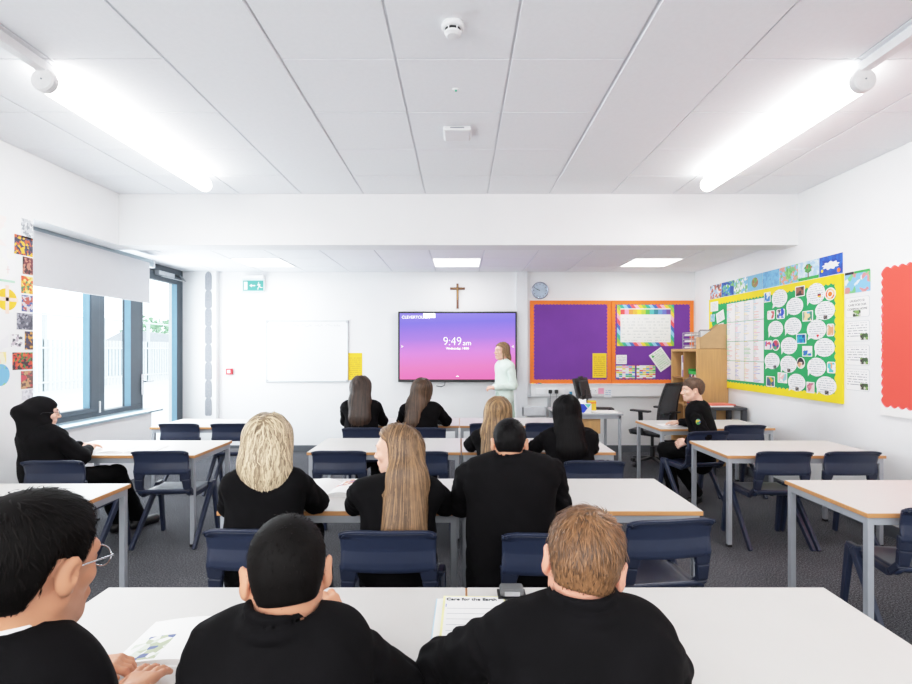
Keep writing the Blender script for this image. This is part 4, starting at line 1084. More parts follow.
CHAIRS = [  # x, y of the back, yaw, label
    (-0.87, 2.10, 0.0, 'navy plastic chair behind the short-haired boy in the middle, under the blonde pupil'),
    (-0.30, 2.08, 0.0, 'navy plastic chair of the pupil with long light brown hair'),
    (0.374, 2.055, 0.0, 'navy plastic chair of the broad pupil in a black blazer'),
    (0.935, 2.22, 0.13, 'empty navy plastic chair at the right end of the second middle row'),
    (-0.90, 3.72, 0.0, 'empty navy plastic chair at the left end of the third middle row'),
    (-0.29, 3.70, 0.02, 'empty navy plastic chair of the third middle row, behind the long light brown hair'),
    (0.345, 3.63, 0.0, 'navy plastic chair of the blonde pupil in the third middle row'),
    (0.91, 3.39, -0.03, 'navy plastic chair of the pupil with long black hair'),
    (-0.935, 4.82, 0.0, 'navy plastic chair of the dark brown haired pupil nearest the whiteboard'),
    (-0.337, 4.82, 0.0, 'navy plastic chair of the light brown haired pupil below the screen'),
    (0.30, 5.12, 0.0, 'empty navy plastic chair in the farthest middle row, left of the blonde hair'),
    (0.874, 5.14, 0.0, 'empty navy plastic chair in the farthest middle row, left of the black hair'),
    (-2.76, 3.39, 0.03, 'navy plastic chair of the pupil in the black headscarf'),
    (-2.23, 3.72, 0.04, 'empty navy plastic chair beside the pupil in the black headscarf'),
    (-2.866, 5.10, 0.0, 'empty navy plastic chair by the glass door, nearest the window'),
    (-2.335, 5.10, 0.03, 'empty navy plastic chair by the glass door, next to the blonde hair'),
    (2.40, 3.70, -0.02, 'empty navy plastic chair on the board side, left of a pair'),
    (2.905, 3.70, 0.02, 'empty navy plastic chair on the board side, right of a pair under the green board'),
    (2.294, 4.62, 0.16, 'navy plastic chair of the boy seen in profile'),
    (2.85, 5.0, 0.0, 'empty navy plastic chair beside the boy seen in profile'),
    (2.315, 2.357, -0.17, 'navy plastic chair tucked under the nearest board side table'),
]
for i, (x, y, rz, lab) in enumerate(CHAIRS):
    t = C0 if i == 0 else dup(C0)
    t.location = (x - 0.23 * math.sin(rz), y + 0.23 * math.cos(rz), 0); t.rotation_euler = (0, 0, rz)
    tag(t, lab, 'chair', 'navy plastic school chairs')

# ------------------------------------------------------------------ dado trunking and what is fixed to it
xa, _, zt = at(519, 384.5, YB - 0.06); xm, _, zb = at(531, 397, YB - 0.06); xb = 3.05
t = empty('dado_trunking', (0, YB, 0)); tag(t, 'white dado trunking along the wall below the purple boards', 'trunking')
MB().bbox(xm, xb, -0.06, 0, zb, zt, 0.006).build('body', M['white'], t)
MB().bbox(xm - 0.02, xb, -0.075, 0, zt, zt + 0.011, 0.003).build('ledge', M['white'], t)
MB().bbox(xa, xm, -0.045, 0, zb - 0.005, zb + 0.03, 0.004).build('conduit', M['silver'], t)
MB().box(xm, xb, -0.0615, -0.059, zb + 0.008, zb + 0.014).build('groove', M['silver'], t)
def socket(px, w_=0.146, holes=True, lab='white double power socket', z=None):
    x, _, zz = at(px, 391.5, YB - 0.06)
    s = empty('power_socket', (x, YB - 0.0605, zz)); tag(s, lab, 'socket', 'white sockets on the trunking')
    MB().bbox(-w_ / 2, w_ / 2, -0.01, 0, -0.043, 0.043, 0.004).build('plate', M['whitegloss'], s)
    if holes:
        m = MB()
        for sx in (-0.036, 0.036):
            m.box(sx - 0.004, sx + 0.004, -0.0108, -0.0098, 0.006, 0.018); m.box(sx - 0.014, sx - 0.006, -0.0108, -0.0098, -0.012, -0.007); m.box(sx + 0.006, sx + 0.014, -0.0108, -0.0098, -0.012, -0.007)
        m.build('pin_hole', M['ink'], s)
    return s, x, zz
socket(540.5, holes=False, lab='white blank socket plate, leftmost on the trunking')
s, sx_, sz_ = socket(553, lab='white double socket with two black plugs in it')
for k, dx in enumerate((-0.045, 0.045)):
    p = empty('power_plug', (sx_ + dx, YB - 0.0715, sz_)); tag(p, ('black power plug in the socket, nearer the screen', 'black power plug in the socket, nearer the monitor')[k], 'plug', 'black power plugs')
    MB().bbox(-0.026, 0.026, -0.035, 0, -0.028, 0.028, 0.010).build('body', M['black'], p)
    m = MB(); m.tube([(0, -0.02, -0.026), (0, -0.024, -0.10), (0.004 - 0.05 * k, -0.02, -0.25), (0.0 - 0.06 * k, -0.01, -0.42)], 0.004); m.build('cord', M['greyink'], p)
socket(562, 0.086, False, 'white network outlet plate next to the plugs')
socket(593, lab='white double socket behind the monitor')
x, _, z = at(570.5, 393.5, YB - 0.07)
t = empty('blue_marker_box', (x, YB - 0.075, z)); tag(t, 'small blue box clipped to the trunking behind the black hair', 'box'); t.name = 'clip_box'
MB().bbox(-0.018, 0.018, -0.03, 0, -0.035, 0.03, 0.004).build('case', plain('teal_blue', rgb(40, 132, 168), 0.5), t)
MB().bbox(-0.016, 0.016, -0.028, -0.002, 0.03, 0.045, 0.003).build('lid', M['paper'], t)
x, _, z = at(601, 391, YB - 0.065)
sheet('sticky_note', 'back', x, z, 0.085, 0.085, M['pink'], 'pink sticky note on the trunking', 'sticky note', off=0.064)
x, _, z = at(608, 393, YB - 0.065)
sheet('pinned_note', 'back', x, z, 0.105, 0.135, text_lines('white_card', rgb(236, 240, 244), rgb(180, 196, 220), 0.03, -0.04, 0.04, -0.05, 0.05), 'small white card hanging from the trunking beside the pink note', 'note', off=0.0645, tilt=-0.06)
for px, c, lab in ((532.5, 'yellowb', 'tiny yellow magnet on the ledge under the purple board'), (536.5, 'redplastic', 'tiny red magnet on the ledge under the purple board'), (538.6, 'blue', 'tiny blue magnet on the ledge under the purple board'), (540.4, 'lime', 'tiny green magnet on the ledge under the purple board')):
    x, _, _ = at(px, 384, YB - 0.04)
    tag(MB().bbox(x - 0.012, x + 0.012, YB - 0.07, YB - 0.05, zt + 0.011, zt + 0.023, 0.003).build('magnet', M[c]), lab, 'magnet', 'magnets under the purple board')
# grey panel low on the back wall
xa, _, z0 = at(521.5, 416.5, 7.33); xb2, _, z1 = at(546.5, 406.5, 7.33)
t = empty('wall_panel_box', ((xa + xb2) / 2, YB, (z0 + z1) / 2)); tag(t, 'pale grey rounded panel low on the wall under the plugs', 'panel')
MB().bbox(xa - t.location.x, xb2 - t.location.x, -0.05, 0, -0.075, 0.075, 0.012).build('casing', plain('panel_grey', rgb(206, 209, 214), 0.5), t)
MB().bbox(xa - t.location.x + 0.03, xb2 - t.location.x - 0.03, -0.053, -0.048, -0.058, 0.062, 0.004).build('cover', plain('panel_grey2', rgb(216, 218, 222), 0.5), t)
x, _, z0 = at(549, 417, 7.35)
tag(MB().bbox(x - 0.02, x + 0.02, YB - 0.03, YB, z0, zb - 0.02, 0.004).build('cable_conduit', M['silver']), 'thin grey upright conduit beside the low wall panel', 'conduit')

# ------------------------------------------------------------------ teacher's desk and things on it
DX0, DX1, DY0, DY1, DZ = 1.20, 2.01, 6.15, 6.83, 0.72
t = empty('teacher_desk', (DX0, DY0, 0)); tag(t, "teacher's desk with white top and wooden front panel", 'desk')
w_, d_ = DX1 - DX0, DY1 - DY0
MB().bbox(0, w_, 0, d_, DZ - 0.026, DZ, 0.003).build('desktop', M['laminate'], t)
MB().bbox(0.001, w_ - 0.001, -0.003, 0.004, DZ - 0.027, DZ - 0.003, 0.001).build('front_edge', M['steel'], t)
m = MB(); m.box(0.03, w_ - 0.03, 0.02, 0.05, DZ - 0.07, DZ - 0.026); m.box(0.03, w_ - 0.03, d_ - 0.05, d_ - 0.02, DZ - 0.07, DZ - 0.026); m.box(w_ - 0.05, w_ - 0.02, 0.02, d_ - 0.02, DZ - 0.07, DZ - 0.026); m.build('frame', M['steel'], t)
for x in (0.02, w_ - 0.05):
    for y in (0.02, d_ - 0.05): MB().bbox(x, x + 0.032, y, y + 0.032, 0, DZ - 0.026, 0.003).build('leg', M['steel'], t)
MB().bbox(0.05, 0.545, 0.06, 0.08, 0.46, DZ - 0.035, 0.003).build('front_panel', M['oak'], t)
# monitor seen from behind at an angle
mon = empty('computer_monitor', (1.60, 6.56, DZ), -2.2); tag(mon, "black computer monitor turned sideways on the teacher's desk", 'monitor')
Mt = Matrix.Translation((0, 0, 0.27)) @ Matrix.Rotation(math.radians(14), 4, 'X')
MB().bbox(-0.22, 0.22, -0.012, 0.02, -0.145, 0.145, 0.006, Mt).build('screen_casing', M['black'], mon)
MB().bbox(-0.14, 0.14, 0.018, 0.045, -0.09, 0.10, 0.012, Mt).build('back_bulge', M['black'], mon)
MB().box(-0.205, 0.205, -0.0135, -0.011, -0.125, 0.132, Mt).build('screen', plain('dark_screen', rgb(60, 66, 84), 0.15), mon)
m = MB(); m.bar((0, 0.06, 0.012), (0, 0.05, 0.26), 0.07, 0.03); m.build('stand', M['black'], mon)
MB().bbox(-0.11, 0.11, -0.07, 0.11, 0, 0.014, 0.006).build('base', M['black'], mon)
m = MB(); m.bbox(-0.05, 0.05, 0.0, 0.035, 0.135, 0.165, 0.006, Mt); m.build('webcam', M['black'], mon)
kb = empty('keyboard', (1.85, 6.60, DZ), -0.12); tag(kb, "black keyboard lying on the teacher's desk", 'keyboard')
MB().bbox(-0.17, 0.17, -0.07, 0.07, 0, 0.016, 0.004).build('case', M['black'], kb)
m = MB()
for r_ in range(5):
    for c_ in range(14): m.bbox(-0.158 + c_ * 0.0228, -0.158 + c_ * 0.0228 + 0.019, -0.06 + r_ * 0.0245, -0.06 + r_ * 0.0245 + 0.02, 0.0162, 0.023, 0.002)
m.build('key', plain('key_black', rgb(44, 44, 48), 0.5), kb)
ms = empty('computer_mouse', (1.94, 6.46, DZ)); tag(ms, "small black mouse beside the keyboard on the teacher's desk", 'mouse')
m = MB(); m.lathe([(0.0, 0.0), (0.03, 0.002), (0.033, 0.012), (0.02, 0.028), (0, 0.032)], 16, Matrix.Diagonal((0.9, 1.5, 1, 1))); m.build('shell', M['black'], ms, True)
MB().bbox(-0.003, 0.003, 0.02, 0.035, 0.018, 0.028, 0.001).build('wheel', M['greyink'], ms)
tb = empty('tissue_box', (1.53, 6.24, DZ), -0.1); tag(tb, "white tissue box with blue and teal arrow pattern on the teacher's desk", 'tissue box')
MB().bbox(-0.10, 0.10, -0.055, 0.055, 0, 0.115, 0.002).build('carton', M['paper'], tb)
q = MB(); P_ = [(-0.095, 0.0), (0.01, 0.0), (0.052, 0.055), (0.01, 0.108), (-0.095, 0.108), (-0.045, 0.055)]
q.v = [(x, -0.0556, z + 0.004) for x, z in P_]; q.f = [(0, 1, 2, 5), (5, 2, 3, 4)]; q.mi = [0, 0]; q.build('blue_arrow', M['blue'], tb)
q = MB(); P_ = [(0.015, 0.06), (0.098, 0.06), (0.098, 0.110), (0.02, 0.110), (0.058, 0.06)]
q.v = [(0.06, -0.0557, 0.062), (0.098, -0.0557, 0.112), (0.018, -0.0557, 0.112)]; q.f = [(0, 1, 2)]; q.mi = [0]; q.build('teal_triangle', M['teal'], tb)
def crumple(n=24):
    r = np.random.default_rng(5); m = MB()
    pts = [(0.05 * math.cos(2 * PI * k / n) * r.uniform(.5, 1), 0.03 * math.sin(2 * PI * k / n), 0.115) for k in range(n)]
    top = [(p[0] * 0.9 + r.uniform(-.01, .01), p[1] * 0.5, 0.115 + r.uniform(0.02, 0.06)) for p in pts]
    m.add(pts + top + [(0, 0, 0.15)], [(k, (k + 1) % n, n + (k + 1) % n, n + k) for k in range(n)] + [(n + k, n + (k + 1) % n, 2 * n) for k in range(n)])
    return m
crumple().build('tissue', M['paper'], tb)
yb_ = empty('yellow_box', (1.68, 6.38, DZ)); yb_.name = 'yellow_packet'; tag(yb_, 'small yellow packet behind the tissue box', 'packet')
MB().bbox(-0.05, 0.05, -0.03, 0.03, 0, 0.135, 0.004).build('pack', plain('packet_yellow', rgb(236, 196, 52), 0.6), yb_)
MB().bbox(-0.05, 0.05, -0.0305, 0.0305, 0.10, 0.118, 0.001).build('band', M['orange'], yb_)
ps = empty('paper_stack', (1.80, 6.28, DZ)); tag(ps, "low stack of white papers at the front of the teacher's desk", 'papers')
for k in range(4): MB().box(-0.148, 0.148, -0.105, 0.105, k * 0.003, k * 0.003 + 0.0028, Matrix.Rotation(0.04 * (k - 1.5), 4, 'Z')).build('sheet', M['paper'], ps)

# ------------------------------------------------------------------ office chair
oc = empty('office_chair', (2.50, 6.50, 0), math.radians(40)); tag(oc, 'black mesh-backed office chair beside the oak shelf unit', 'office chair')
V, Fc = grid_surface(lambda u, v: ((u * 2 - 1) * (0.24 - 0.05 * max(0, v - 0.85) / 0.15), -0.22 + 0.45 * v, 0.475 + 0.012 * math.sin(PI * u) - 0.04 * max(0, v - 0.8) ** 2 * 10), 12, 12, 0.06)
mesh_obj('seat', V, Fc, M['black'], oc, True)
def bk(u, v):
    z = 0.56 + 0.52 * v; s = 2 * u - 1
    return (s * (0.235 - 0.03 * v), -0.25 - 0.10 * v + 0.05 * s * s + 0.03 * math.sin(PI * v), z)
V, Fc = grid_surface(bk, 14, 16, 0.008); mesh_obj('mesh_back', V, Fc, M['mesh'], oc, True)
m = MB(); ring = [bk(0, k / 12) for k in range(13)] + [bk(k / 10, 1) for k in range(1, 11)] + [bk(1, 1 - k / 12) for k in range(1, 13)] + [bk(1 - k / 10, 0) for k in range(1, 11)]
m.tube(ring, 0.017, 8); m.bar((0, -0.27, 0.72), (0, -0.20, 0.44), 0.08, 0.03); m.bar((-0.22, -0.255, 0.70), (0.22, -0.255, 0.70), 0.02, 0.03, (0, 0, 1)); m.build('back_frame', M['black'], oc)
for s in (-1, 1):
    m = MB(); m.bar((s * 0.27, 0.0, 0.44), (s * 0.29, 0.0, 0.72), 0.05, 0.025, (0, 1, 0)); m.bar((s * 0.2, 0, 0.44), (s * 0.28, 0, 0.44), 0.05, 0.02, (0, 1, 0)); a_ = m.build('armrest', M['black'], oc)
    MB().bbox(s * 0.29 - 0.04, s * 0.29 + 0.04, -0.13, 0.13, 0.72, 0.745, 0.01).build('arm_pad', M['black'], a_)
m = MB(); m.tube([(0, 0, 0.10), (0, 0, 0.25), (0, 0, 0.25), (0, 0, 0.43)], [0.032, 0.032, 0.02, 0.02], 14); m.build('column', M['black'], oc)
m = MB()
for k in range(5):
    a = k * 2 * PI / 5 + 0.3; m.bar((0, 0, 0.11), (0.27 * math.cos(a), 0.27 * math.sin(a), 0.07), 0.05, 0.035, (-math.sin(a), math.cos(a), 0), w2=0.03, d2=0.02)
m.build('star_base', M['black'], oc)
for k in range(5):
    a = k * 2 * PI / 5 + 0.3; MB().lathe([(0.0, -0.02), (0.022, -0.022), (0.027, -0.015), (0.027, 0.015), (0.022, 0.022), (0, 0.02)], 16, Matrix.Translation((0.28 * math.cos(a), 0.28 * math.sin(a), 0.028)) @ Matrix.Rotation(a, 4, 'Z') @ Matrix.Rotation(PI / 2, 4, 'X')).build('castor', M['black'], oc)

# ------------------------------------------------------------------ oak cube shelf unit, open side facing the desk
SX0, SX1, SY0, SY1, SH = 3.06, 3.462, 6.45, 7.25, 1.515
su = empty('shelf_unit', (SX0, SY0, 0)); tag(su, 'oak cube shelf unit standing against the right wall', 'shelf unit')
D_, W_ = SX1 - SX0, SY1 - SY0
MB().bbox(0, D_, 0, 0.036, 0, SH, 0.002).build('side_panel', M['oak'], su); MB().bbox(0, D_, W_ - 0.036, W_, 0, SH, 0.002).build('side_panel', M['oak'], su)
MB().bbox(0, D_, 0.036, W_ - 0.036, SH - 0.036, SH, 0.002).build('top_panel', M['oak'], su); MB().bbox(0, D_, 0.036, W_ - 0.036, 0, 0.036, 0.002).build('bottom_panel', M['oak'], su)
MB().box(D_ - 0.008, D_, 0.036, W_ - 0.036, 0.036, SH - 0.036).build('back_panel', M['oakin'], su)
MB().box(0.002, D_ - 0.01, W_ / 2 - 0.009, W_ / 2 + 0.009, 0.036, SH - 0.036).build('divider', M['oakin'], su)
ch_ = (SH - 0.072) / 4
for k in range(1, 4): MB().box(0.003, D_ - 0.01, 0.036, W_ - 0.036, 0.036 + ch_ * k - 0.009, 0.036 + ch_ * k + 0.009).build('shelf', M['oakin'], su)
zt3 = 0.036 + ch_ * 3 + 0.009
zt2 = 0.036 + ch_ * 2 + 0.009
for k, (yy, th, hh, c, lab) in enumerate(((SY0 + 0.47, 0.03, 0.29, rgb(150, 104, 170), 'purple ring folder standing in the far top cube of the shelf unit'), (SY0 + 0.51, 0.02, 0.30, rgb(238, 238, 240), 'white folder standing beside the purple one in the shelf unit'))):
    t = empty('folder', (SX0 + 0.03, yy, zt3)); tag(t, lab, 'folder', 'folders in the shelf unit')
    MB().bbox(0, 0.23, 0, th, 0, hh, 0.003).build('cover', plain('folder_cover%d' % k, c, 0.5), t)
    MB().box(-0.0008, 0.0, 0.004, th - 0.004, 0.10, 0.2).build('spine_label', M['paper'], t)
t = empty('storage_tray', (SX0 + 0.03, SY0 + 0.07, zt3)); tag(t, 'green tray on a mixed box in the near top cube of the shelf unit', 'tray')
m = MB(); m.box(0, 0.24, 0, 0.25, 0.05, 0.058); m.box(0, 0.01, 0, 0.25, 0.058, 0.09); m.box(0.23, 0.24, 0, 0.25, 0.058, 0.14); m.box(0, 0.24, 0, 0.01, 0.058, 0.15); m.box(0, 0.24, 0.24, 0.25, 0.058, 0.12); m.build('tray_body', M['lime'], t)
MB().bbox(0.01, 0.23, 0.01, 0.24, 0, 0.05, 0.004).build('lower_box', patches('mixed_stationery', [rgb(220, 60, 60), rgb(240, 240, 240), rgb(120, 90, 150), rgb(60, 60, 66)], 30), t)
for k in range(3): 
    t = empty('exercise_book', (SX0 + 0.02, SY0 + 0.08, zt2 + 0.018 * k)); tag(t, ('lowest book', 'middle book', 'top book')[k] + ' of a small pile in the second cube of the shelf unit', 'book', 'book pile in the shelf unit')
    MB().bbox(0, 0.21, 0, 0.26, 0, 0.017, 0.002).build('cover', plain('pile_cover%d' % k, [rgb(60, 80, 130), rgb(190, 70, 60), rgb(230, 228, 220)][k], 0.6), t)
# file box and wire trays on top
fb = empty('magazine_file', (SX0 + 0.02, SY0 + 0.01, SH)); tag(fb, 'brown card magazine file with slanted top on the shelf unit', 'magazine file')
for y in (0, 0.10):
    m = MB(); P_ = [(0, 0), (0.35, 0), (0.35, 0.32), (0.26, 0.32), (0.03, 0.16), (0, 0.15)]
    m.v = [(x + 0.02, y + yy, z) for yy in (0, 0.005) for x, z in P_]; n = 6
    m.f = [(0, 1, 4, 5), (1, 2, 3, 4), (n + 5, n + 4, n + 1, n), (n + 4, n + 3, n + 2, n + 1)] + [(k, (k + 1) % n, n + (k + 1) % n, n + k) for k in range(n)]; m.mi = [0] * 10
    m.build('side', M['card'], fb)
MB().box(0.02, 0.37, 0, 0.105, 0, 0.004).build('base', M['card'], fb)
MB().box(0.366, 0.371, 0, 0.105, 0, 0.32).build('spine', M['card'], fb); MB().box(0.019, 0.024, 0, 0.105, 0, 0.15).build('front', M['card'], fb)
for k in range(5):
    tag(MB().box(SX0 + 0.06, SX0 + 0.36, SY0 + 0.020 + 0.016 * k, SY0 + 0.028 + 0.016 * k, SH + 0.006, SH + 0.225 + 0.012 * (k % 3)).build('magazine', plain('magazine%d' % k, [rgb(226, 228, 230), rgb(206, 210, 214), rgb(120, 110, 104), rgb(236, 232, 224), rgb(150, 156, 168)][k], 0.6)),
        ('pale leaflet nearest the viewer', 'second leaflet from the viewer', 'brownish leaflet', 'cream leaflet behind the brownish one', 'bluish leaflet farthest from the viewer')[k] + ' in the card magazine file', 'leaflet', 'leaflets in the magazine file')
for k in range(3):
    t = empty('letter_tray', (SX0 + 0.03, SY0 + 0.22, SH + 0.004 + 0.085 * k)); tag(t, ('bottom', 'middle', 'top')[k] + ' wire letter tray of the stack on the shelf unit', 'letter tray', 'stacked letter trays')
    m = MB(); x0, x1, y0, y1 = 0, 0.33, 0, 0.26
    m.tube([(x0, y0, 0.045), (x1, y0, 0.045), (x1, y1, 0.045), (x0, y1, 0.045), (x0, y0, 0.045)], 0.004, 6)
    m.tube([(x0, y0, 0.004), (x1, y0, 0.004), (x1, y1, 0.004), (x0, y1, 0.004), (x0, y0, 0.004)], 0.003, 6)
    for i in range(7): m.tube([(x0 + i * 0.055, y0, 0.045), (x0 + i * 0.055, y0, 0.004), (x0 + i * 0.055, y1, 0.004), (x0 + i * 0.055, y1, 0.045)], 0.002, 5)
    m.build('wire_basket', M['silver'], t)
    m = MB()
    for px_, py_ in ((x0, y0), (x1, y0), (x0, y1), (x1, y1)): m.tube([(px_, py_, 0.0), (px_, py_, 0.083 if k < 2 else 0.05)], 0.004, 6)
    m.build('post', M['steel'], t)
    tag(MB().box(SX0 + 0.045, SX0 + 0.345, SY0 + 0.235, SY0 + 0.465, SH + 0.012 + 0.085 * k, SH + 0.032 + 0.085 * k).build('paper_stack', M['paper']), 'white papers lying in the %s letter tray' % ('bottom', 'middle', 'top')[k], 'papers', 'papers in the letter trays')
# ------------------------------------------------------------------ small dark side table with papers
st = empty('side_table', (2.985, 5.98, 0)); tag(st, 'small dark grey side table by the right wall beyond the boy in profile', 'side table')
dk = plain('side_table_grey', rgb(58, 60, 66), 0.5)
MB().bbox(0.02, 0.455, 0, 0.40, 0.775, 0.81, 0.006).build('top', dk, st)
for x in (0.03, 0.40):
    for y in (0.005, 0.34): MB().bbox(x, x + 0.055, y, y + 0.055, 0, 0.775, 0.006).build('leg', dk, st)
t = empty('folder', (3.19, 6.18, 0.81), 0.1); tag(t, 'red folder on papers on the dark side table', 'folder')
MB().bbox(-0.15, 0.16, -0.11, 0.11, 0.014, 0.026, 0.002).build('cover', plain('red_folder', rgb(226, 96, 82), 0.5), t)
MB().box(-0.145, 0.15, -0.105, 0.105, 0.0265, 0.028).build('top_sheet', plain('salmon_sheet', rgb(236, 132, 116), 0.6), t)
t = empty('paper_stack', (3.17, 6.17, 0.81), 0.05); tag(t, 'white papers under the red folder on the dark side table', 'papers')
MB().box(-0.18, 0.14, -0.12, 0.11, 0, 0.008).build('sheet', M['paper'], t); MB().box(-0.17, 0.15, -0.115, 0.115, 0.008, 0.013).build('sheet', M['paper'], t)

# ------------------------------------------------------------------ books and papers on the tables
def open_book(name, x, y, rz, pw, ph, label, cat, pat=None, lift=0.018, cover=None, z=TH):
    """open book: two curved page blocks over a cover"""
    t = empty(name, (x, y, z), rz); tag(t, label, cat)
    MB().bbox(-pw - 0.004, pw + 0.004, -ph / 2 - 0.004, ph / 2 + 0.004, 0, 0.003, 0.001).build('cover', cover or M['paper'], t)
    for s in (-1, 1):
        def pg(u, v, s=s):
            h = 0.004 + lift * math.sin(PI * min(1, u * 1.02)) ** 0.8 * (1 - 0.35 * u) * 0.9
            return (s * u * pw, (-ph / 2 + ph * v) * (1 if s > 0 else 1), h)
        m = MB(); n, k = 14, 1
        P_ = [[pg(i / n, j / k) for j in range(k + 1)] for i in range(n + 1)]
        top = [p for r_ in P_ for p in r_]; bot = [(p[0], p[1], 0.003) for p in top]; N = len(top)
        fs = []
        for i in range(n):
            a, b, c, d = i * 2, (i + 1) * 2, (i + 1) * 2 + 1, i * 2 + 1
            fs += [(a, b, c, d), (N + a, N + d, N + c, N + b), (a, N + a, N + b, b), (d, c, N + c, N + d)]
        fs += [(n * 2, N + n * 2, N + n * 2 + 1, n * 2 + 1)]
        m.add(top + bot, fs)
        m.build('page_block', (pat[0] if s < 0 else pat[1]) if pat else M['paper'], t)
    return t
def page_picture(name, cols, x0, x1, y0, y1, lines=True):
    """page: a small picture area on white paper with faint print"""
    k = NT(name); tc = k.n('ShaderNodeTexCoord'); sp = k.n('ShaderNodeSeparateXYZ'); k.l(tc.outputs['Object'], sp.inputs[0])
    vo = k.n('ShaderNodeTexVoronoi'); vo.inputs['Scale'].default_value = 45; k.l(tc.outputs['Object'], vo.inputs['Vector'])
    sc_ = k.n('ShaderNodeSeparateColor'); k.l(vo.outputs['Color'], sc_.inputs[0])
    pic = k.ramp(sc_.outputs[0], [(i / len(cols), c) for i, c in enumerate(cols)], 'CONSTANT')
    m = None
    for a, op, lim in ((sp.outputs[0], 'GREATER_THAN', x0), (sp.outputs[0], 'LESS_THAN', x1), (sp.outputs[1], 'GREATER_THAN', y0), (sp.outputs[1], 'LESS_THAN', y1)):
        q = k.math(op, a, lim); m = q if m is None else k.math('MULTIPLY', m, q)
    k.l(k.mix(m, rgb(243, 243, 241), pic), k.b.inputs['Base Color']); k.b.inputs['Roughness'].default_value = 0.6
    return k.m
pic1 = page_picture('page_with_picture', [rgb(238, 240, 236), rgb(206, 214, 200), rgb(90, 104, 150), rgb(170, 180, 150), rgb(232, 234, 230)], -0.27, -0.175, -0.095, 0.015)
open_book('open_book', -0.605, 1.37, 0.03, 0.28, 0.205, 'open picture book on the nearest table, between the boy with glasses and the short-haired boy', 'book', (pic1, M['paper']), 0.02)
pic2 = page_picture('magazine_page', [rgb(240, 238, 236), rgb(214, 150, 120), rgb(160, 120, 150), rgb(236, 226, 220)], -0.02, 0.19, 0.0, 0.13)
open_book('open_book', -0.725, 2.87, -0.10, 0.20, 0.28, 'open book with a reddish picture between the blonde pupil and the long-haired pupil', 'book', (M['paper'], pic2), 0.03)
open_book('open_book', -2.62, 4.02, 0.05, 0.20, 0.28, 'open book lying in front of the pupil in the black headscarf', 'book', None, 0.02)
# worksheet book of the red-haired boy
t = open_book('exercise_book', 0.15, 1.45, -0.02, 0.225, 0.29, 'open exercise book with a handwritten heading in front of the red-haired boy', 'book', (plain('page_cream', rgb(246, 246, 243), 0.6, var=0.01), M['paper']), 0.012, plain('pale_blue_cover', rgb(186, 214, 232), 0.5))
pg_ = MB().box(-0.205, -0.012, -0.138, 0.138, 0.0165, 0.0172).build('worksheet', plain('yellow_edge_sheet', rgb(244, 238, 176), 0.6), t)
MB().box(-0.198, -0.016, -0.135, 0.132, 0.0173, 0.0178).build('white_area', M['paper'], pg_)
text_mesh('Care for the Earth', 0.021, M['ink'], pg_, 'heading', loc=(-0.195, 0.115, 0.0182), align='LEFT', bold=0.0004)
m = MB()
for k in range(5): m.box(-0.19, -0.03, 0.06 - 0.03 * k, 0.0612 - 0.03 * k, 0.0179, 0.0182)
m.build('ruled_line', M['greyink'], pg_)
MB().box(-0.195, -0.193, 0.07, 0.086, 0.0179, 0.0183).build('blue_mark', M['blue'], pg_)
t = empty('pencil_sharpener', (0.165, 1.60, TH + 0.012)); t.name = 'grey_case'; tag(t, 'small dark grey case on the exercise book in front of the red-haired boy', 'case')
MB().bbox(-0.038, 0.038, -0.025, 0.025, 0.008, 0.033, 0.008).build('body', plain('case_grey', rgb(96, 98, 100), 0.4), t)
MB().bbox(-0.024, 0.024, -0.0265, -0.024, 0.012, 0.026, 0.001).build('clear_window', M['silver'], t)
MB().box(-0.045, 0.045, -0.03, 0.03, 0.004, 0.009).build('base_plate', M['black'], t)
# paper in front of the boy in profile
x, y, _ = at(671, 424, 5.35)
t = empty('worksheet', (2.27, 5.32, TH), 0.1); tag(t, 'white paper with dark drawings in front of the boy in profile', 'paper')
MB().box(-0.15, 0.15, -0.105, 0.105, 0, 0.0015).build('sheet', M['paper'], t)
m = MB()
for (a, b) in ((0.02, 0.03), (0.06, 0.045), (0.04, -0.03), (0.08, -0.02)): m.prism([(a + 0.025 * math.cos(q), b + 0.014 * math.sin(q)) for q in (2 * PI * k / 12 for k in range(12))], 0.0016, 0.002)
m.build('drawing', M['ink'], t)
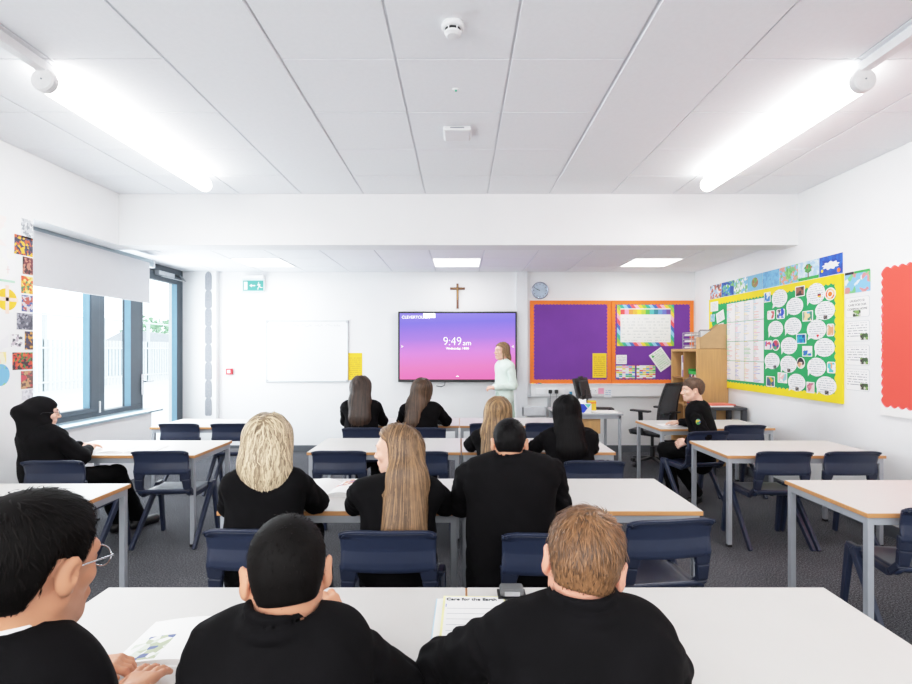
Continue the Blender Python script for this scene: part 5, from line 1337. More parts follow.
# ------------------------------------------------------------------ people
BLZ = cloth('black_blazer_cloth', rgb(10, 9, 11), 900, 0.3, 0.09)
TRS = cloth('black_trouser_cloth', rgb(10, 10, 11), 900, 0.15, 0.09)
SHO = plain('black_shoe_leather', rgb(20, 20, 22), 0.35)
SHIRT = cloth('white_shirt_cloth', rgb(236, 236, 238), 900, 0.03)
EYEW = plain('eye_white', rgb(236, 232, 228), 0.2, var=0.02)
LENS = M['glass']
SK = {'pale': skin('skin_pale', rgb(226, 172, 150)), 'rosy': skin('skin_rosy', rgb(222, 160, 138)), 'tan': skin('skin_tan', rgb(198, 142, 112)), 'warm': skin('skin_warm', rgb(206, 150, 122)), 'light': skin('skin_light', rgb(232, 186, 166))}
LIP = skin('lip_colour', rgb(190, 110, 104))
HR = {'ginger': hair('hair_ginger', rgb(52, 33, 20), rgb(150, 108, 72)), 'black': hair('hair_black', rgb(6, 5, 6), rgb(15, 13, 14), 0.5, 0.10), 'soft_black': hair('hair_soft_black', rgb(6, 5, 5), rgb(18, 15, 14), 0.6, 0.08),
      'lightbrown': hair('hair_light_brown', rgb(66, 47, 33), rgb(156, 121, 86)), 'blonde': hair('hair_blonde', rgb(104, 84, 62), rgb(228, 208, 176)), 'darkblonde': hair('hair_dark_blonde', rgb(86, 64, 44), rgb(176, 141, 100)),
      'darkbrown': hair('hair_dark_brown', rgb(28, 20, 16), rgb(72, 53, 42)), 'brown': hair('hair_brown', rgb(44, 31, 23), rgb(106, 79, 58)), 'midbrown': hair('hair_mid_brown', rgb(52, 37, 28), rgb(120, 90, 68))}
def V3(*a): return np.array(a, dtype=float)
def headR(yaw, pitch, roll):
    return np.array(Matrix.Rotation(math.radians(yaw), 3, 'Z') @ Matrix.Rotation(math.radians(pitch), 3, 'X') @ Matrix.Rotation(math.radians(roll), 3, 'Y'))
def f_head(q):
    """skull and face in head space (x right, y forward, z up, metres)"""
    a = np.abs(q[:, 0:1]); qs = np.concatenate([a, q[:, 1:]], 1)       # mirror
    d = ell(q, (0, -0.014, 0.030), (0.0735, 0.094, 0.084))
    d = smin(d, ell(q, (0, 0.022, -0.020), (0.057, 0.068, 0.082)), 0.03)
    d = smin(d, ell(q, (0, 0.056, -0.088), (0.027, 0.026, 0.020)), 0.035)
    d = smin(d, cap(qs, (0.050, 0.0, -0.05), (0.018, 0.056, -0.088), 0.019, 0.018), 0.03)
    d = smin(d, cap(qs, (0.0, 0.080, 0.026), (0.045, 0.066, 0.028), 0.012, 0.010), 0.02)   # brow
    d = smin(d, ell(qs, (0.040, 0.056, -0.020), (0.019, 0.019, 0.018)), 0.02)              # cheek
    d = smax(d, -ell(qs, (0.031, 0.096, 0.004), (0.017, 0.018, 0.012)), 0.014)             # eye socket
    ec = q - A3((0, 0, 0)); ec = np.concatenate([a, q[:, 1:]], 1) - A3((0.031, 0.0745, 0.004))
    lid = smax(L2(ec) - 0.0136, -ell(ec, (0.001, 0.012, -0.0008), (0.0125, 0.0125, 0.0050)), 0.002)
    d = smin(d, lid, 0.004)
    d = smin(d, cap(q, (0, 0.084, 0.010), (0, 0.106, -0.026), 0.0075, 0.0115), 0.012)       # nose
    d = smin(d, ell(qs, (0.011, 0.095, -0.031), (0.009, 0.010, 0.008)), 0.008)
    d = smin(d, ell(q, (0, 0.080, -0.058), (0.034, 0.0125, 0.014)), 0.016)                  # mouth
    return d
def f_ears(q):
    a = np.abs(q[:, 0:1]); qs = np.concatenate([a, q[:, 1:]], 1)
    Re = np.array(Matrix.Rotation(math.radians(-28), 3, 'Z') @ Matrix.Rotation(math.radians(-12), 3, 'X'))
    d = ell(qs, (0.083, -0.012, 0.000), (0.0080, 0.018, 0.031), Re)
    d = smin(d, ell(qs, (0.077, -0.006, -0.024), (0.008, 0.011, 0.013)), 0.010)
    return smax(d, -ell(qs, (0.093, -0.004, 0.002), (0.006, 0.009, 0.015), Re), 0.004)
def f_scalp(q, t): return ell(q, (0, -0.016, 0.034), (0.0725 + t, 0.0945 + t, 0.083 + t))

def hand_parts(W, d, n, thumb, size=1.0, curl=0.35, h=0.0028, spread=0.12):
    """five-fingered hand: W wrist, d direction of fingers, n palm normal, thumb = +1/-1 side"""
    W = A3(W); d = np.asarray(d, float); d /= np.linalg.norm(d); n = np.asarray(n, float); n = n - d * (n @ d); n /= np.linalg.norm(n); s = np.cross(n, d) * thumb
    P = lambda u, v, w: (W + size * (d * u + s * v + n * w))
    prims = []
    prims.append((P(-0.02, 0, 0), P(0.02, 0, 0), 0.024, 0.026))
    for v in (-0.026, -0.009, 0.009, 0.026): prims.append((P(0.018, v * 0.7, 0), P(0.082, v, -0.002), 0.0145, 0.0115))
    fingers = []
    for k, (v, L) in enumerate(((-0.029, 0.058), (-0.010, 0.073), (0.010, 0.078), (0.029, 0.070))):
        a = spread * v / 0.03; c = curl * (1.15 - 0.12 * k)
        p = P(0.082, v, -0.002); pts = [p]; ang = c * 0.6
        for m_, fr in enumerate((0.46, 0.30, 0.24)):
            dirv = (d * math.cos(a) + s * math.sin(a)); dirv = dirv * math.cos(ang) + n * math.sin(ang)
            pts.append(pts[-1] + size * L * fr * dirv); ang += c
        fingers.append((pts, [0.0098, 0.0088, 0.0078, 0.0068]))
    tp = [P(0.022, 0.022, 0.004), P(0.052, 0.046, 0.012), P(0.080, 0.053, 0.014), P(0.102, 0.052, 0.013)]
    fingers.append((tp, [0.0150, 0.0115, 0.0100, 0.0080]))
    def f(p):
        dd = None
        for a, b, ra, rb in prims:
            e = cap(p, a, b, ra * size, rb * size); dd = e if dd is None else smin(dd, e, 0.014)
        for pts, rs in fingers:
            e = chain(p, pts, [r * size for r in rs], k=0.004); dd = smin(dd, e, 0.006)
        return dd
    c = W + d * 0.075 * size; R = 0.135 * size
    return nets(f, c - R, c + R, h)

def wrinkle(p, amp, ph=0.0):
    return amp * (np.sin(p @ A3([38, 21, 46]) + ph) * np.sin(p @ A3([-17, 44, 19]) + 1.3 + ph) + 0.6 * np.sin(p @ A3([71, -33, 58]) + 2 * ph))

def make_person(name, label, S):
    """S: figure description in world metres"""
    hc = V3(*S['head']); R = headR(*S.get('hrot', (0, 0, 0))); hs = S.get('hs', 1.0)
    ty = math.radians(S.get('tyaw', 0)); f = V3(-math.sin(ty), math.cos(ty), 0); r = V3(math.cos(ty), math.sin(ty), 0); up = V3(0, 0, 1)
    nb = V3(*S['neck']) if 'neck' in S else hc + V3(*S.get('noff', (0, -0.03, -0.14)))
    shL, shR = V3(*S['shL']), V3(*S['shR']); pel = V3(*S['pelvis'])
    elL, elR, wrL, wrR = (V3(*S[k]) for k in ('elL', 'elR', 'wrL', 'wrR'))
    b = S.get('bulk', 1.0); ph = S.get('seed', 1.0)
    chest = nb - up * 0.13 - f * 0.005
    mid = (pel + chest) / 2 - f * S.get('hunch', 0.02)
    toL = lambda p: ((p - A3(hc)) @ A3(R)) / hs
    toW = lambda q: hc + (R @ np.asarray(q, float)) * hs
    skull_base = toW((0, -0.028, -0.05))
    sk = SK[S.get('skin', 'pale')]
    hh = S.get('hres', 0.005)
    # --- body: head and neck, then the (mostly covered) trunk, limbs and hands, all one mesh
    def fh(p):
        q = toL(p)
        d = f_head(q) * hs
        n1 = cap(p, skull_base, nb - up * 0.02, 0.054 * hs, 0.058)
        d = smin(d, n1, 0.03)
        d = smin(d, cap(p, nb - up * 0.04 - r * 0.06, nb - up * 0.04 + r * 0.06, 0.045, 0.045), 0.04)
        return d if S.get('no_ears') else smin(d, f_ears(q) * hs, 0.008)
    lo = np.minimum(hc - 0.15, nb - V3(0.14, 0.14, 0.12)); hi = np.maximum(hc + 0.15, nb + 0.1)
    parts = [nets(fh, lo, hi, hh)]
    hipL, hipR = pel - r * 0.085, pel + r * 0.085
    kL, kR = V3(*S['knL']) if 'knL' in S else hipL + f * 0.40 + up * 0.0, V3(*S['knR']) if 'knR' in S else hipR + f * 0.40
    aL, aR = V3(*S['anL']) if 'anL' in S else V3(kL[0], kL[1], 0.09) - f * 0.04, V3(*S['anR']) if 'anR' in S else V3(kR[0], kR[1], 0.09) - f * 0.04
    def fb(p):
        d = chain(p, [pel, mid, chest], [0.13 * b, 0.12 * b, 0.125 * b], f, 0.6, 0.05)
        d = smin(d, cap(p, nb - up * 0.07, nb, 0.06, 0.05), 0.04)
        for sh, el, wr in ((shL, elL, wrL), (shR, elR, wrR)):
            d = smin(d, chain(p, [sh, el, wr], [0.042, 0.036, 0.026]), 0.03)
        for a, k_, c in ((hipL, kL, aL), (hipR, kR, aR)):
            d = smin(d, chain(p, [a, k_, c], [0.062, 0.046, 0.036]), 0.03)
        return d
    allp = np.array([pel, mid, chest, nb, shL, shR, elL, elR, wrL, wrR, kL, kR, aL, aR])
    parts.append(nets(fb, allp.min(0) - 0.16, allp.max(0) + 0.10, 0.014))
    hr = S.get('handres', 0.004)
    for wr, el, key, th in ((wrL, elL, 'hL', 1), (wrR, elR, 'hR', -1)):
        d, n, cu = S.get(key, (None, (0, 0, -1), 0.35))
        dd = (wr - el) / np.linalg.norm(wr - el) if d is None else V3(*d)
        if d is None: dd[2] *= 0.3
        # thumb side: s = n x d ; with palm down and fingers forward the left thumb points to +x
        parts.append(hand_parts(wr, dd, n, th if S.get('flip' + key) is None else -th, S.get('hsize', 0.92), cu, hr))
    V, Fq = merge(parts)
    root = mesh_obj(name, V, Fq, sk, None, True)
    tag(root, label, 'person', None)
    # --- eyes, brows, lips
    for s in (-1, 1):
        m = MB()
        prof = [(math.sin(a) * 0.0116, math.cos(a) * 0.0116) for a in (0.02, 0.22, 0.50, 0.9, 1.4, 2.0, 2.7, 3.1)]
        n = 14
        Mx = Matrix(R.tolist()).to_4x4(); Mx.translation = Vector(toW((s * 0.031, 0.0745, 0.004))); Mx = Mx @ Matrix.Scale(hs, 4) @ Matrix.Rotation(-PI / 2, 4, 'X')
        for i in range(len(prof) - 1):
            m.cur = 2 if i == 0 else (1 if i == 1 else 0)
            ring = [(prof[j][0] * math.cos(2 * PI * k / n), prof[j][0] * math.sin(2 * PI * k / n), prof[j][1]) for j in (i, i + 1) for k in range(n)]
            m.add([tuple(Mx @ Vector(p)) for p in ring], [(k, n + k, n + (k + 1) % n, (k + 1) % n) for k in range(n)])
        m.build('eye', None, root, True, [EYEW, M['woodbrown'], M['ink']])
        bm_ = MB(); bm_.tube([tuple(toW((s * x, y, z))) for x, y, z in ((0.013, 0.0895, 0.026), (0.026, 0.0885, 0.0305), (0.040, 0.081, 0.029), (0.049, 0.072, 0.024))], [0.002 * hs, 0.0032 * hs, 0.0028 * hs, 0.0012 * hs], 6)
        bm_.build('eyebrow', HR[S.get('hair', 'soft_black')] if S.get('hair') in HR else HR['soft_black'], root, True)
    def fl(p):
        q = toL(p); a = np.abs(q[:, 0:1]); qs = np.concatenate([a, q[:, 1:]], 1)
        d = cap(qs, (0, 0.0915, -0.0545), (0.024, 0.0895, -0.0572), 0.0040, 0.0026)
        return np.minimum(d, cap(qs, (0, 0.0905, -0.0620), (0.022, 0.0890, -0.0590), 0.0046, 0.0026)) * hs
    c = toW((0, 0.09, -0.058)); v_, q_ = nets(fl, c - 0.035, c + 0.035, 0.0022)
    mesh_obj('lips', v_, q_, LIP, root, True)
    # --- jacket or jumper
    ctop = S.get('top_mat', BLZ); cr = S.get('cres', 0.009)
    cutL = elL + (wrL - elL) * S.get('cuffL', 0.93); cutR = elR + (wrR - elR) * S.get('cuffR', 0.93)
    hem = pel - up * S.get('hem', 0.06)
    ring = []
    for k in range(17):
        a = 2 * PI * k / 16
        ring.append(nb + r * 0.060 * math.cos(a) + f * (0.064 * math.sin(a)) + up * (S.get('colz', 0.022) - 0.055 * max(0, math.sin(a)) ** 1.5))
    ring_lo = [nb + (q - nb) * V3(1.22, 1.22, 1.0) - up * 0.026 for q in ring]
    def fj(p):
        d = chain(p, [hem, mid, chest], [0.178 * b, 0.165 * b, 0.172 * b], f, 0.64, 0.05)
        d = smin(d, cap(p, shL + (shR - shL) * 0.08, shR + (shL - shR) * 0.08, 0.056 * b, 0.056 * b), 0.09)
        d = smin(d, cap(p, nb - up * 0.03, shL + up * 0.004, 0.050, 0.046), 0.05)
        d = smin(d, cap(p, nb - up * 0.03, shR + up * 0.004, 0.050, 0.046), 0.05)
        d = d + wrinkle(p, 0.0016, ph)
        for sh, el, wr in ((shL, elL, cutL), (shR, elR, cutR)):
            s_ = smin(cap(p, sh, el, 0.060 * b, 0.053 * b), cap(p, el, wr, 0.053 * b, 0.040), 0.03) + wrinkle(p, 0.0022, ph + 1) + 0.0022 * np.sin(p @ A3([95, 60, 110]) + ph + 3 * np.sin(p @ A3([22, -30, 17])))
            gap = np.abs(d - s_); d = smin(d, s_, 0.010) + 0.0065 * np.exp(-(gap / 0.008) ** 2)
        d = smin(d, smin(chain(p, ring, [0.0105] * 17), chain(p, ring_lo, [0.012] * 17), 0.014), 0.006)
        return smax(d, -cap(p, nb - up * 0.05, nb + (skull_base - nb) * 1.2, 0.0535, 0.060), 0.006)
    jp = np.array([hem, mid, chest, nb, shL, shR, elL, elR, cutL, cutR])
    v_, q_ = nets(fj, jp.min(0) - V3(0.21, 0.21, 0.19), jp.max(0) + V3(0.2, 0.2, 0.09), cr)
    mesh_obj(S.get('top', 'blazer'), v_, q_, ctop, root, True)
    # --- shirt collar
    if S.get('shirt', True):
        ring2 = [nb + r * 0.0535 * math.cos(2 * PI * k / 16) + f * (0.057 * math.sin(2 * PI * k / 16)) + up * (S.get('colz', 0.022) + S.get('shz', -0.004) - 0.045 * max(0, math.sin(2 * PI * k / 16))) for k in range(17)]
        fr_ = lambda p: chain(p, ring2, [0.009] * 17)
        v_, q_ = nets(fr_, np.min(ring2, 0) - 0.02, np.max(ring2, 0) + 0.02, 0.005)
        mesh_obj('shirt_collar', v_, q_, SHIRT, root, True)
    # --- legs
    if S.get('skirt'):
        sk_ = lambda p: smin(chain(p, [pel + up * 0.04, pel - up * 0.3, pel - up * 0.52], [0.15, 0.17, 0.16], f, 0.75, 0.03), cap(p, pel - up * 0.3, pel - up * 0.52, 0.1, 0.1), 0.03) + wrinkle(p, 0.003, ph)
        v_, q_ = nets(sk_, pel - V3(0.25, 0.25, 0.75), pel + V3(0.25, 0.25, 0.22), 0.012)
        mesh_obj('skirt', v_, q_, S['skirt'], root, True)
    else:
        def ft(p):
            d = cap(p, hipL + f * 0.0, hipR, 0.105 * b, 0.105 * b)
            for a, k_, c in ((hipL, kL, aL), (hipR, kR, aR)):
                d = smin(d, chain(p, [a, k_, c + up * 0.0], [0.090 * b, 0.070, 0.058], k=0.02), 0.03)
            return d + wrinkle(p, 0.003, ph)
        lp = np.array([pel, hipL, hipR, kL, kR, aL, aR])
        v_, q_ = nets(ft, lp.min(0) - V3(0.15, 0.15, 0.07), lp.max(0) + 0.14, 0.012)
        mesh_obj('trousers', v_, q_, TRS, root, True)
    for a, k_, key in ((aL, kL, 'ftL'), (aR, kR, 'ftR')):
        fd = V3(*S[key]) if key in S else f
        g = a.copy(); g[2] = 0.035
        fs_ = lambda p: np.maximum(smin(cap(p, g - fd * 0.03, g + fd * 0.15, 0.042, 0.040), cap(p, a, g, 0.04, 0.04), 0.03), -(p[:, 2] - 0.002))
        v_, q_ = nets(fs_, np.minimum(g, g + fd * 0.17) - V3(0.07, 0.07, 0.06), np.maximum(g, g + fd * 0.17) + V3(0.07, 0.07, 0.12), 0.008)
        mesh_obj('shoe', v_, q_, SHO, root, True)
    S.update(dict(_hc=hc, _R=R, _hs=hs, _toL=toL, _toW=toW, _f=f, _r=r, _root=root, _nb=nb, _fj=fj))
    return root

def short_hair(S, col, t=0.011, n=4000, L=0.03, lift=0.35, width=0.0034, front=0.072, nape=-0.062, swirl=0.5, whorl=(0.005, -0.055, 0.11), res=0.006, seed=1, topt=0.0, fringe=0.0):
    toL, toW, R, hs = S['_toL'], S['_toW'], S['_R'], S['_hs']
    r = np.random.default_rng(seed)
    def zc(y):
        return np.interp(y, [-0.13, -0.058, -0.042, -0.030, 0.004, 0.014, 0.034, 0.060, 0.10], [nape, nape, -0.020, 0.026, 0.026, -0.010, 0.026, front - fringe, front + 0.004 - fringe])
    def fs(p):
        q = toL(p)
        tp = np.clip((q[:, 2] - zc(q[:, 1])) / 0.045, 0.0, 1.0)
        d = f_scalp(q, t) + (1 - tp) * t * 0.85
        if topt: d = d - topt * np.clip(q[:, 2] / 0.1, 0, 1)
        d = smin(d, ell(q, (0, -0.050, -0.025), (0.058 + t * 0.6, 0.046 + t, 0.066)) + (1 - tp) * t * 0.7, 0.03)
        return smax(d, (zc(q[:, 1]) - q[:, 2]) * 0.8, 0.006) * hs
    hc = S['_hc']
    v, q = nets(fs, hc - 0.16, hc + 0.17, res)
    nrm = grad(fs, A3(v))
    ql = toL(A3(v))
    ok = np.where((ql[:, 2] > zc(ql[:, 1]) + 0.002) & (f_scalp(ql, t) > -0.006 - topt))[0]
    low = ok[ql[ok, 2] < nape + 0.05]; nl = int(n * 0.3)
    idx = np.concatenate([r.choice(ok, n - nl), r.choice(low, nl)])
    p = v[idx] + r.normal(0, 0.0025, (n, 3)) - nrm[idx] * 0.004
    m = 6; path = np.zeros((n, m, 3)); N_ = np.zeros((n, m, 3))
    wl = toW(whorl)
    Ls = L * r.uniform(0.6, 1.15, n) * np.clip(0.24 + (toL(A3(p))[:, 2] - nape - 0.01) / 0.11, 0.24, 1.0)
    lift_i = lift * r.uniform(0.5, 1.5, n) * np.clip((toL(A3(p))[:, 2] - nape) / 0.08, 0.3, 1.0)
    jit = r.normal(0, 0.25, (n, 3))
    for i in range(m):
        g = grad(fs, A3(p))
        path[:, i] = p; N_[:, i] = g
        rad = p - wl; rad -= g * np.sum(rad * g, 1)[:, None]; ln = np.linalg.norm(rad, axis=1, keepdims=True) + 1e-6
        fl = rad / ln + swirl * np.cross(g, rad / ln) * np.exp(-ln / 0.05) + V3(0, 0, -0.35) + jit
        fl -= g * np.sum(fl * g, 1)[:, None]; fl /= np.linalg.norm(fl, axis=1, keepdims=True) + 1e-6
        a = lift_i * (1 - 0.9 * i / m)
        p = p + (fl * np.cos(a)[:, None] + g * np.sin(a)[:, None]) * (Ls / (m - 1))[:, None]
    rv, rf = ribbons(path, N_, width * r.uniform(0.6, 1.3, n))
    V, Fq = merge([(v, q), (rv, rf)])
    return mesh_obj('hair', V, Fq, HR[col], S['_root'], True)

def long_hair(S, col, fall, rad, n=900, sq=0.5, width=0.007, steps=34, step=0.016, sides=True, wave=0.0, res=0.008, seed=2, front=0.062, part=0.0, zend=None, sidey=-0.01, sidelen=-0.12, facecut=0.038, t=0.012, spread=0.10):
    toL, toW, R, hs, f = S['_toL'], S['_toW'], S['_R'], S['_hs'], S['_f']
    hc = S['_hc']; r = np.random.default_rng(seed)
    pts = [hc + np.asarray(o) for o in fall]
    def fs(p):
        q = toL(p)
        d = f_scalp(q, t) * hs
        d = smin(d, chain(p, pts, rad, f, sq, 0.03), 0.05)
        a = np.abs(q[:, 0:1]); qs = np.concatenate([a, q[:, 1:]], 1)
        if sides: d = smin(d, chain(qs, [(0.066, 0.0, 0.05), (0.078, sidey, -0.02), (0.074, sidey - 0.02, sidelen)], [0.022, 0.022, 0.018]) * hs, 0.03)
        yc = facecut + np.clip(q[:, 2] - (front - 0.035), 0, 1) * 2.2
        inface = np.where(q[:, 2] > -0.16, (q[:, 1] - yc), -0.05)
        d = smax(d, inface * hs, 0.012)
        return d
    allp = np.array(pts + [hc])
    mr = max(rad)
    v, q = nets(fs, allp.min(0) - V3(mr + 0.06, mr + 0.06, 0.10), allp.max(0) + V3(mr + 0.06, mr + 0.06, 0.17), res)
    ql = toL(A3(v)); g0 = grad(fs, A3(v))
    vis = np.where((ql[:, 1] < 0.088))[0]
    up_ = vis[ql[vis, 2] > 0.0]
    idx = np.concatenate([r.choice(up_, int(n * 0.7)), r.choice(vis, n - int(n * 0.7))])
    p = v[idx] + r.normal(0, 0.004, (n, 3)); off = r.uniform(0.000, 0.007, n)
    jit = r.normal(0, spread, (n, 3)); phw = r.uniform(0, 6.28, n); wv = r.uniform(0.5, 1.3, n)
    path = np.zeros((n, steps, 3)); N_ = np.zeros((n, steps, 3)); ns = r.integers(int(steps * 0.72), steps + 1, n)
    rx = R[:, 0]
    ze = (zend if zend is not None else pts[-1][2] - rad[-1] * 0.55) + r.uniform(-0.035, 0.02, n)
    for i in range(steps):
        g = grad(fs, A3(p)); path[:, i] = p; N_[:, i] = g
        side = (p - hc) @ rx - part
        fl = np.tile(V3(0, 0, -1.0), (n, 1)) + jit * (0.6 if i > 3 else 1.0) + np.sign(side)[:, None] * rx[None] * np.clip(((p - hc)[:, 2:3] - 0.06) / 0.05, 0, 1) * 0.9
        lp_ = toL(A3(p)); fr_ = np.clip((lp_[:, 1] + 0.005) / 0.03, 0, 1) * np.clip((lp_[:, 2] - 0.01) / 0.04, 0, 1)
        fl = fl - (R[:, 1] * 1.5)[None] * fr_[:, None]
        hang = g[:, 2] < -0.35
        fl = np.where(hang[:, None], fl, fl - g * np.sum(fl * g, 1)[:, None])
        fl /= np.linalg.norm(fl, axis=1, keepdims=True) + 1e-6
        if wave: fl = fl + np.cross(g, fl) * (wave * np.sin(i * 0.75 * wv + phw))[:, None]
        live = (p[:, 2] > ze) & ~(hang & (i > 4))
        st = np.where(live, step, 0.0004)
        p = p + fl * st[:, None]
        d = fs(A3(p)); p = p - g * np.where(hang | ~live, 0, d - off)[:, None]
    rv, rf = ribbons(path, N_, width * r.uniform(0.5, 1.4, n))
    V, Fq = merge([(v, q), (rv, rf)])
    return mesh_obj('hair', V, Fq, HR[col], S['_root'], True)

def spectacles(S, mat):
    toW = S['_toW']; m = MB(); lens = []
    for s in (-1, 1):
        ringp = [toW((s * 0.032 + 0.024 * math.cos(a), 0.100 - 0.10 * abs(s * 0.032 + 0.024 * math.cos(a)) * 0.5, 0.003 + 0.019 * math.sin(a))) for a in (2 * PI * k / 20 for k in range(21))]
        m.tube([tuple(p) for p in ringp], 0.0014, 6); lens.append(ringp[:-1])
        m.tube([tuple(toW(q)) for q in ((s * 0.056, 0.097, 0.008), (s * 0.072, 0.085, 0.010), (s * 0.081, 0.02, 0.010), (s * 0.083, -0.005, 0.008), (s * 0.080, -0.02, -0.012))], 0.0016, 6)
    m.tube([tuple(toW(q)) for q in ((-0.009, 0.100, 0.008), (0, 0.104, 0.011), (0.009, 0.100, 0.008))], 0.0014, 6)
    g = m.build('glasses', mat, S['_root'], True)
    for rp in lens:
        mesh_obj('lens', np.array(rp), [tuple(range(len(rp)))], LENS, g)
    return g

# ---- front row
P = dict(head=(-0.752, 0.885, 1.112), hrot=(-11, -9, 0), hs=1.02, neck=(-0.765, 0.845, 1.012), shL=(-0.91, 0.83, 0.915), shR=(-0.692, 0.85, 0.898), pelvis=(-0.80, 0.60, 0.53),
         elL=(-1.00, 1.00, 0.75), wrL=(-0.905, 1.19, 0.745), elR=(-0.700, 0.87, 0.70), wrR=(-0.735, 1.085, 0.735), hL=((0.93, 0.25, -0.05), (0.1, -0.1, -1), 0.6), hR=((0.03, 1, 0.05), (0, 0, -1), 0.25), cuffL=0.60, cuffR=0.95,
         skin='tan', hair='soft_black', hres=0.0035, cres=0.007, handres=0.0028, colz=0.026, shz=0.004, seed=1)
make_person('person', 'black-haired pupil with glasses and black blazer at the left end of the nearest table', P)
short_hair(P, 'soft_black', t=0.014, n=6500, L=0.032, lift=0.16, width=0.0028, nape=-0.050, res=0.005, seed=11, topt=0.007)
spectacles(P, M['chrome'])
P = dict(head=(-0.346, 1.0, 1.050), hrot=(20, -14, 0), hs=0.96, noff=(0.004, -0.036, -0.088), shL=(-0.472, 0.965, 0.910), shR=(-0.228, 0.965, 0.924), pelvis=(-0.35, 0.64, 0.53), hunch=0.05,
         elL=(-0.560, 1.09, 0.755), wrL=(-0.42, 1.30, 0.742), elR=(-0.135, 1.10, 0.755), wrR=(-0.285, 1.225, 0.815), hR=((-0.55, 0.35, 0.5), (-0.3, 0.5, -0.5), 0.7), skin='warm', hair='black', hres=0.0035, cres=0.006, handres=0.0028, colz=0.052, shirt=False, seed=2)
make_person('person', 'pupil with very short black hair in a black blazer, middle of the nearest table', P)
short_hair(P, 'soft_black', t=0.006, n=6000, L=0.009, lift=0.4, width=0.0022, nape=-0.042, res=0.005, seed=12)
P = dict(head=(0.262, 1.06, 1.042), hrot=(-13, -15, 8), hs=0.95, noff=(-0.012, -0.040, -0.086), shL=(0.082, 1.0, 0.914), shR=(0.380, 1.0, 0.912), pelvis=(0.235, 0.68, 0.53), hunch=0.05, bulk=1.04,
         elL=(-0.045, 1.15, 0.765), wrL=(0.13, 1.37, 0.745), elR=(0.468, 1.15, 0.765), wrR=(0.36, 1.37, 0.745), skin='rosy', hair='ginger', hres=0.0035, cres=0.006, colz=0.056, shirt=False, seed=3)
make_person('person', 'pupil with short ginger hair in a black blazer at the nearest table', P)
short_hair(P, 'ginger', t=0.008, n=11000, L=0.026, lift=0.24, width=0.0024, nape=-0.040, res=0.005, seed=13, topt=0.006, swirl=1.6, whorl=(0.018, -0.050, 0.116))
# ---- second row
P = dict(head=(-0.885, 2.32, 1.072), hrot=(4, -4, 0), noff=(0, -0.04, -0.155), shL=(-1.035, 2.28, 0.885), shR=(-0.745, 2.28, 0.895), pelvis=(-0.885, 2.27, 0.53), elL=(-1.10, 2.40, 0.755), wrL=(-0.95, 2.60, 0.742), elR=(-0.705, 2.46, 0.755), wrR=(-0.85, 2.62, 0.742), bulk=1.0, skin='light', hair='blonde', seed=4)
make_person('person', 'pupil with wavy blonde hair in a black blazer, seen from behind', P)
long_hair(P, 'blonde', [(0, -0.04, 0.01), (0.004, -0.065, -0.085), (0.022, -0.075, -0.135)], [0.092, 0.106, 0.098], n=1700, sq=0.72, width=0.0065, wave=0.38, seed=21, res=0.007, t=0.020, sidelen=-0.14, spread=0.20, step=0.012)
P = dict(head=(-0.296, 2.30, 1.040), hrot=(72, -5, 0), hs=0.95, noff=(0.02, -0.045, -0.135), shL=(-0.455, 2.27, 0.855), shR=(-0.118, 2.27, 0.855), pelvis=(-0.285, 2.27, 0.53), elL=(-0.50, 2.42, 0.755), wrL=(-0.38, 2.60, 0.742), elR=(-0.07, 2.42, 0.755), wrR=(-0.20, 2.60, 0.742), bulk=0.95, skin='light', hair='lightbrown', hres=0.0035, tyaw=6, seed=5)
make_person('person', 'pupil with long light brown hair looking left, in a black blazer', P)
long_hair(P, 'lightbrown', [(0.055, -0.03, 0.0), (0.055, -0.095, -0.13), (0.055, -0.145, -0.325)], [0.070, 0.092, 0.092], n=2300, sq=0.5, width=0.0055, steps=40, seed=22, res=0.007, sides=False, front=0.084, facecut=-0.010, spread=0.09)
P = dict(head=(0.226, 2.28, 1.070), hrot=(-6, -15, 0), hs=0.94, noff=(0.003, -0.035, -0.078), shL=(0.045, 2.28, 0.93), shR=(0.412, 2.28, 0.945), pelvis=(0.228, 2.28, 0.55), hem=0.09, bulk=1.14, elL=(0.005, 2.40, 0.765), wrL=(0.11, 2.60, 0.742), elR=(0.47, 2.40, 0.765), wrR=(0.37, 2.60, 0.742), skin='warm', hair='black', hres=0.004, colz=0.048, shirt=False, seed=6)
make_person('person', 'broad pupil with short black hair in a large black blazer, seen from behind', P)
short_hair(P, 'black', t=0.008, n=3200, L=0.013, lift=0.4, width=0.0035, nape=-0.042, seed=16)
# ---- third row
P = dict(head=(0.290, 3.82, 1.022), hrot=(-8, -10, 4), hs=0.98, noff=(0.0, -0.05, -0.15), shL=(0.135, 3.80, 0.84), shR=(0.455, 3.80, 0.84), pelvis=(0.33, 3.80, 0.53), elL=(0.085, 3.88, 0.765), wrL=(0.16, 4.06, 0.742), elR=(0.465, 3.88, 0.765), wrR=(0.40, 4.06, 0.742), bulk=0.95, skin='light', hair='darkblonde', seed=7)
make_person('person', 'pupil with long straight blonde hair, half hidden by the broad black blazer', P)
long_hair(P, 'darkblonde', [(-0.005, -0.03, 0.0), (-0.035, -0.085, -0.14), (-0.055, -0.125, -0.29)], [0.086, 0.086, 0.075], n=800, width=0.008, seed=23, res=0.009)
P = dict(head=(0.775, 3.63, 1.056), hrot=(0, -6, 0), hs=0.97, noff=(0.01, -0.04, -0.155), shL=(0.63, 3.60, 0.87), shR=(0.945, 3.60, 0.87), pelvis=(0.80, 3.59, 0.53), elL=(0.56, 3.76, 0.765), wrL=(0.64, 4.0, 0.742), elR=(0.985, 3.76, 0.765), wrR=(0.90, 4.0, 0.742), bulk=0.97, skin='warm', hair='black', seed=8)
make_person('person', 'pupil with long straight black hair in a black blazer', P)
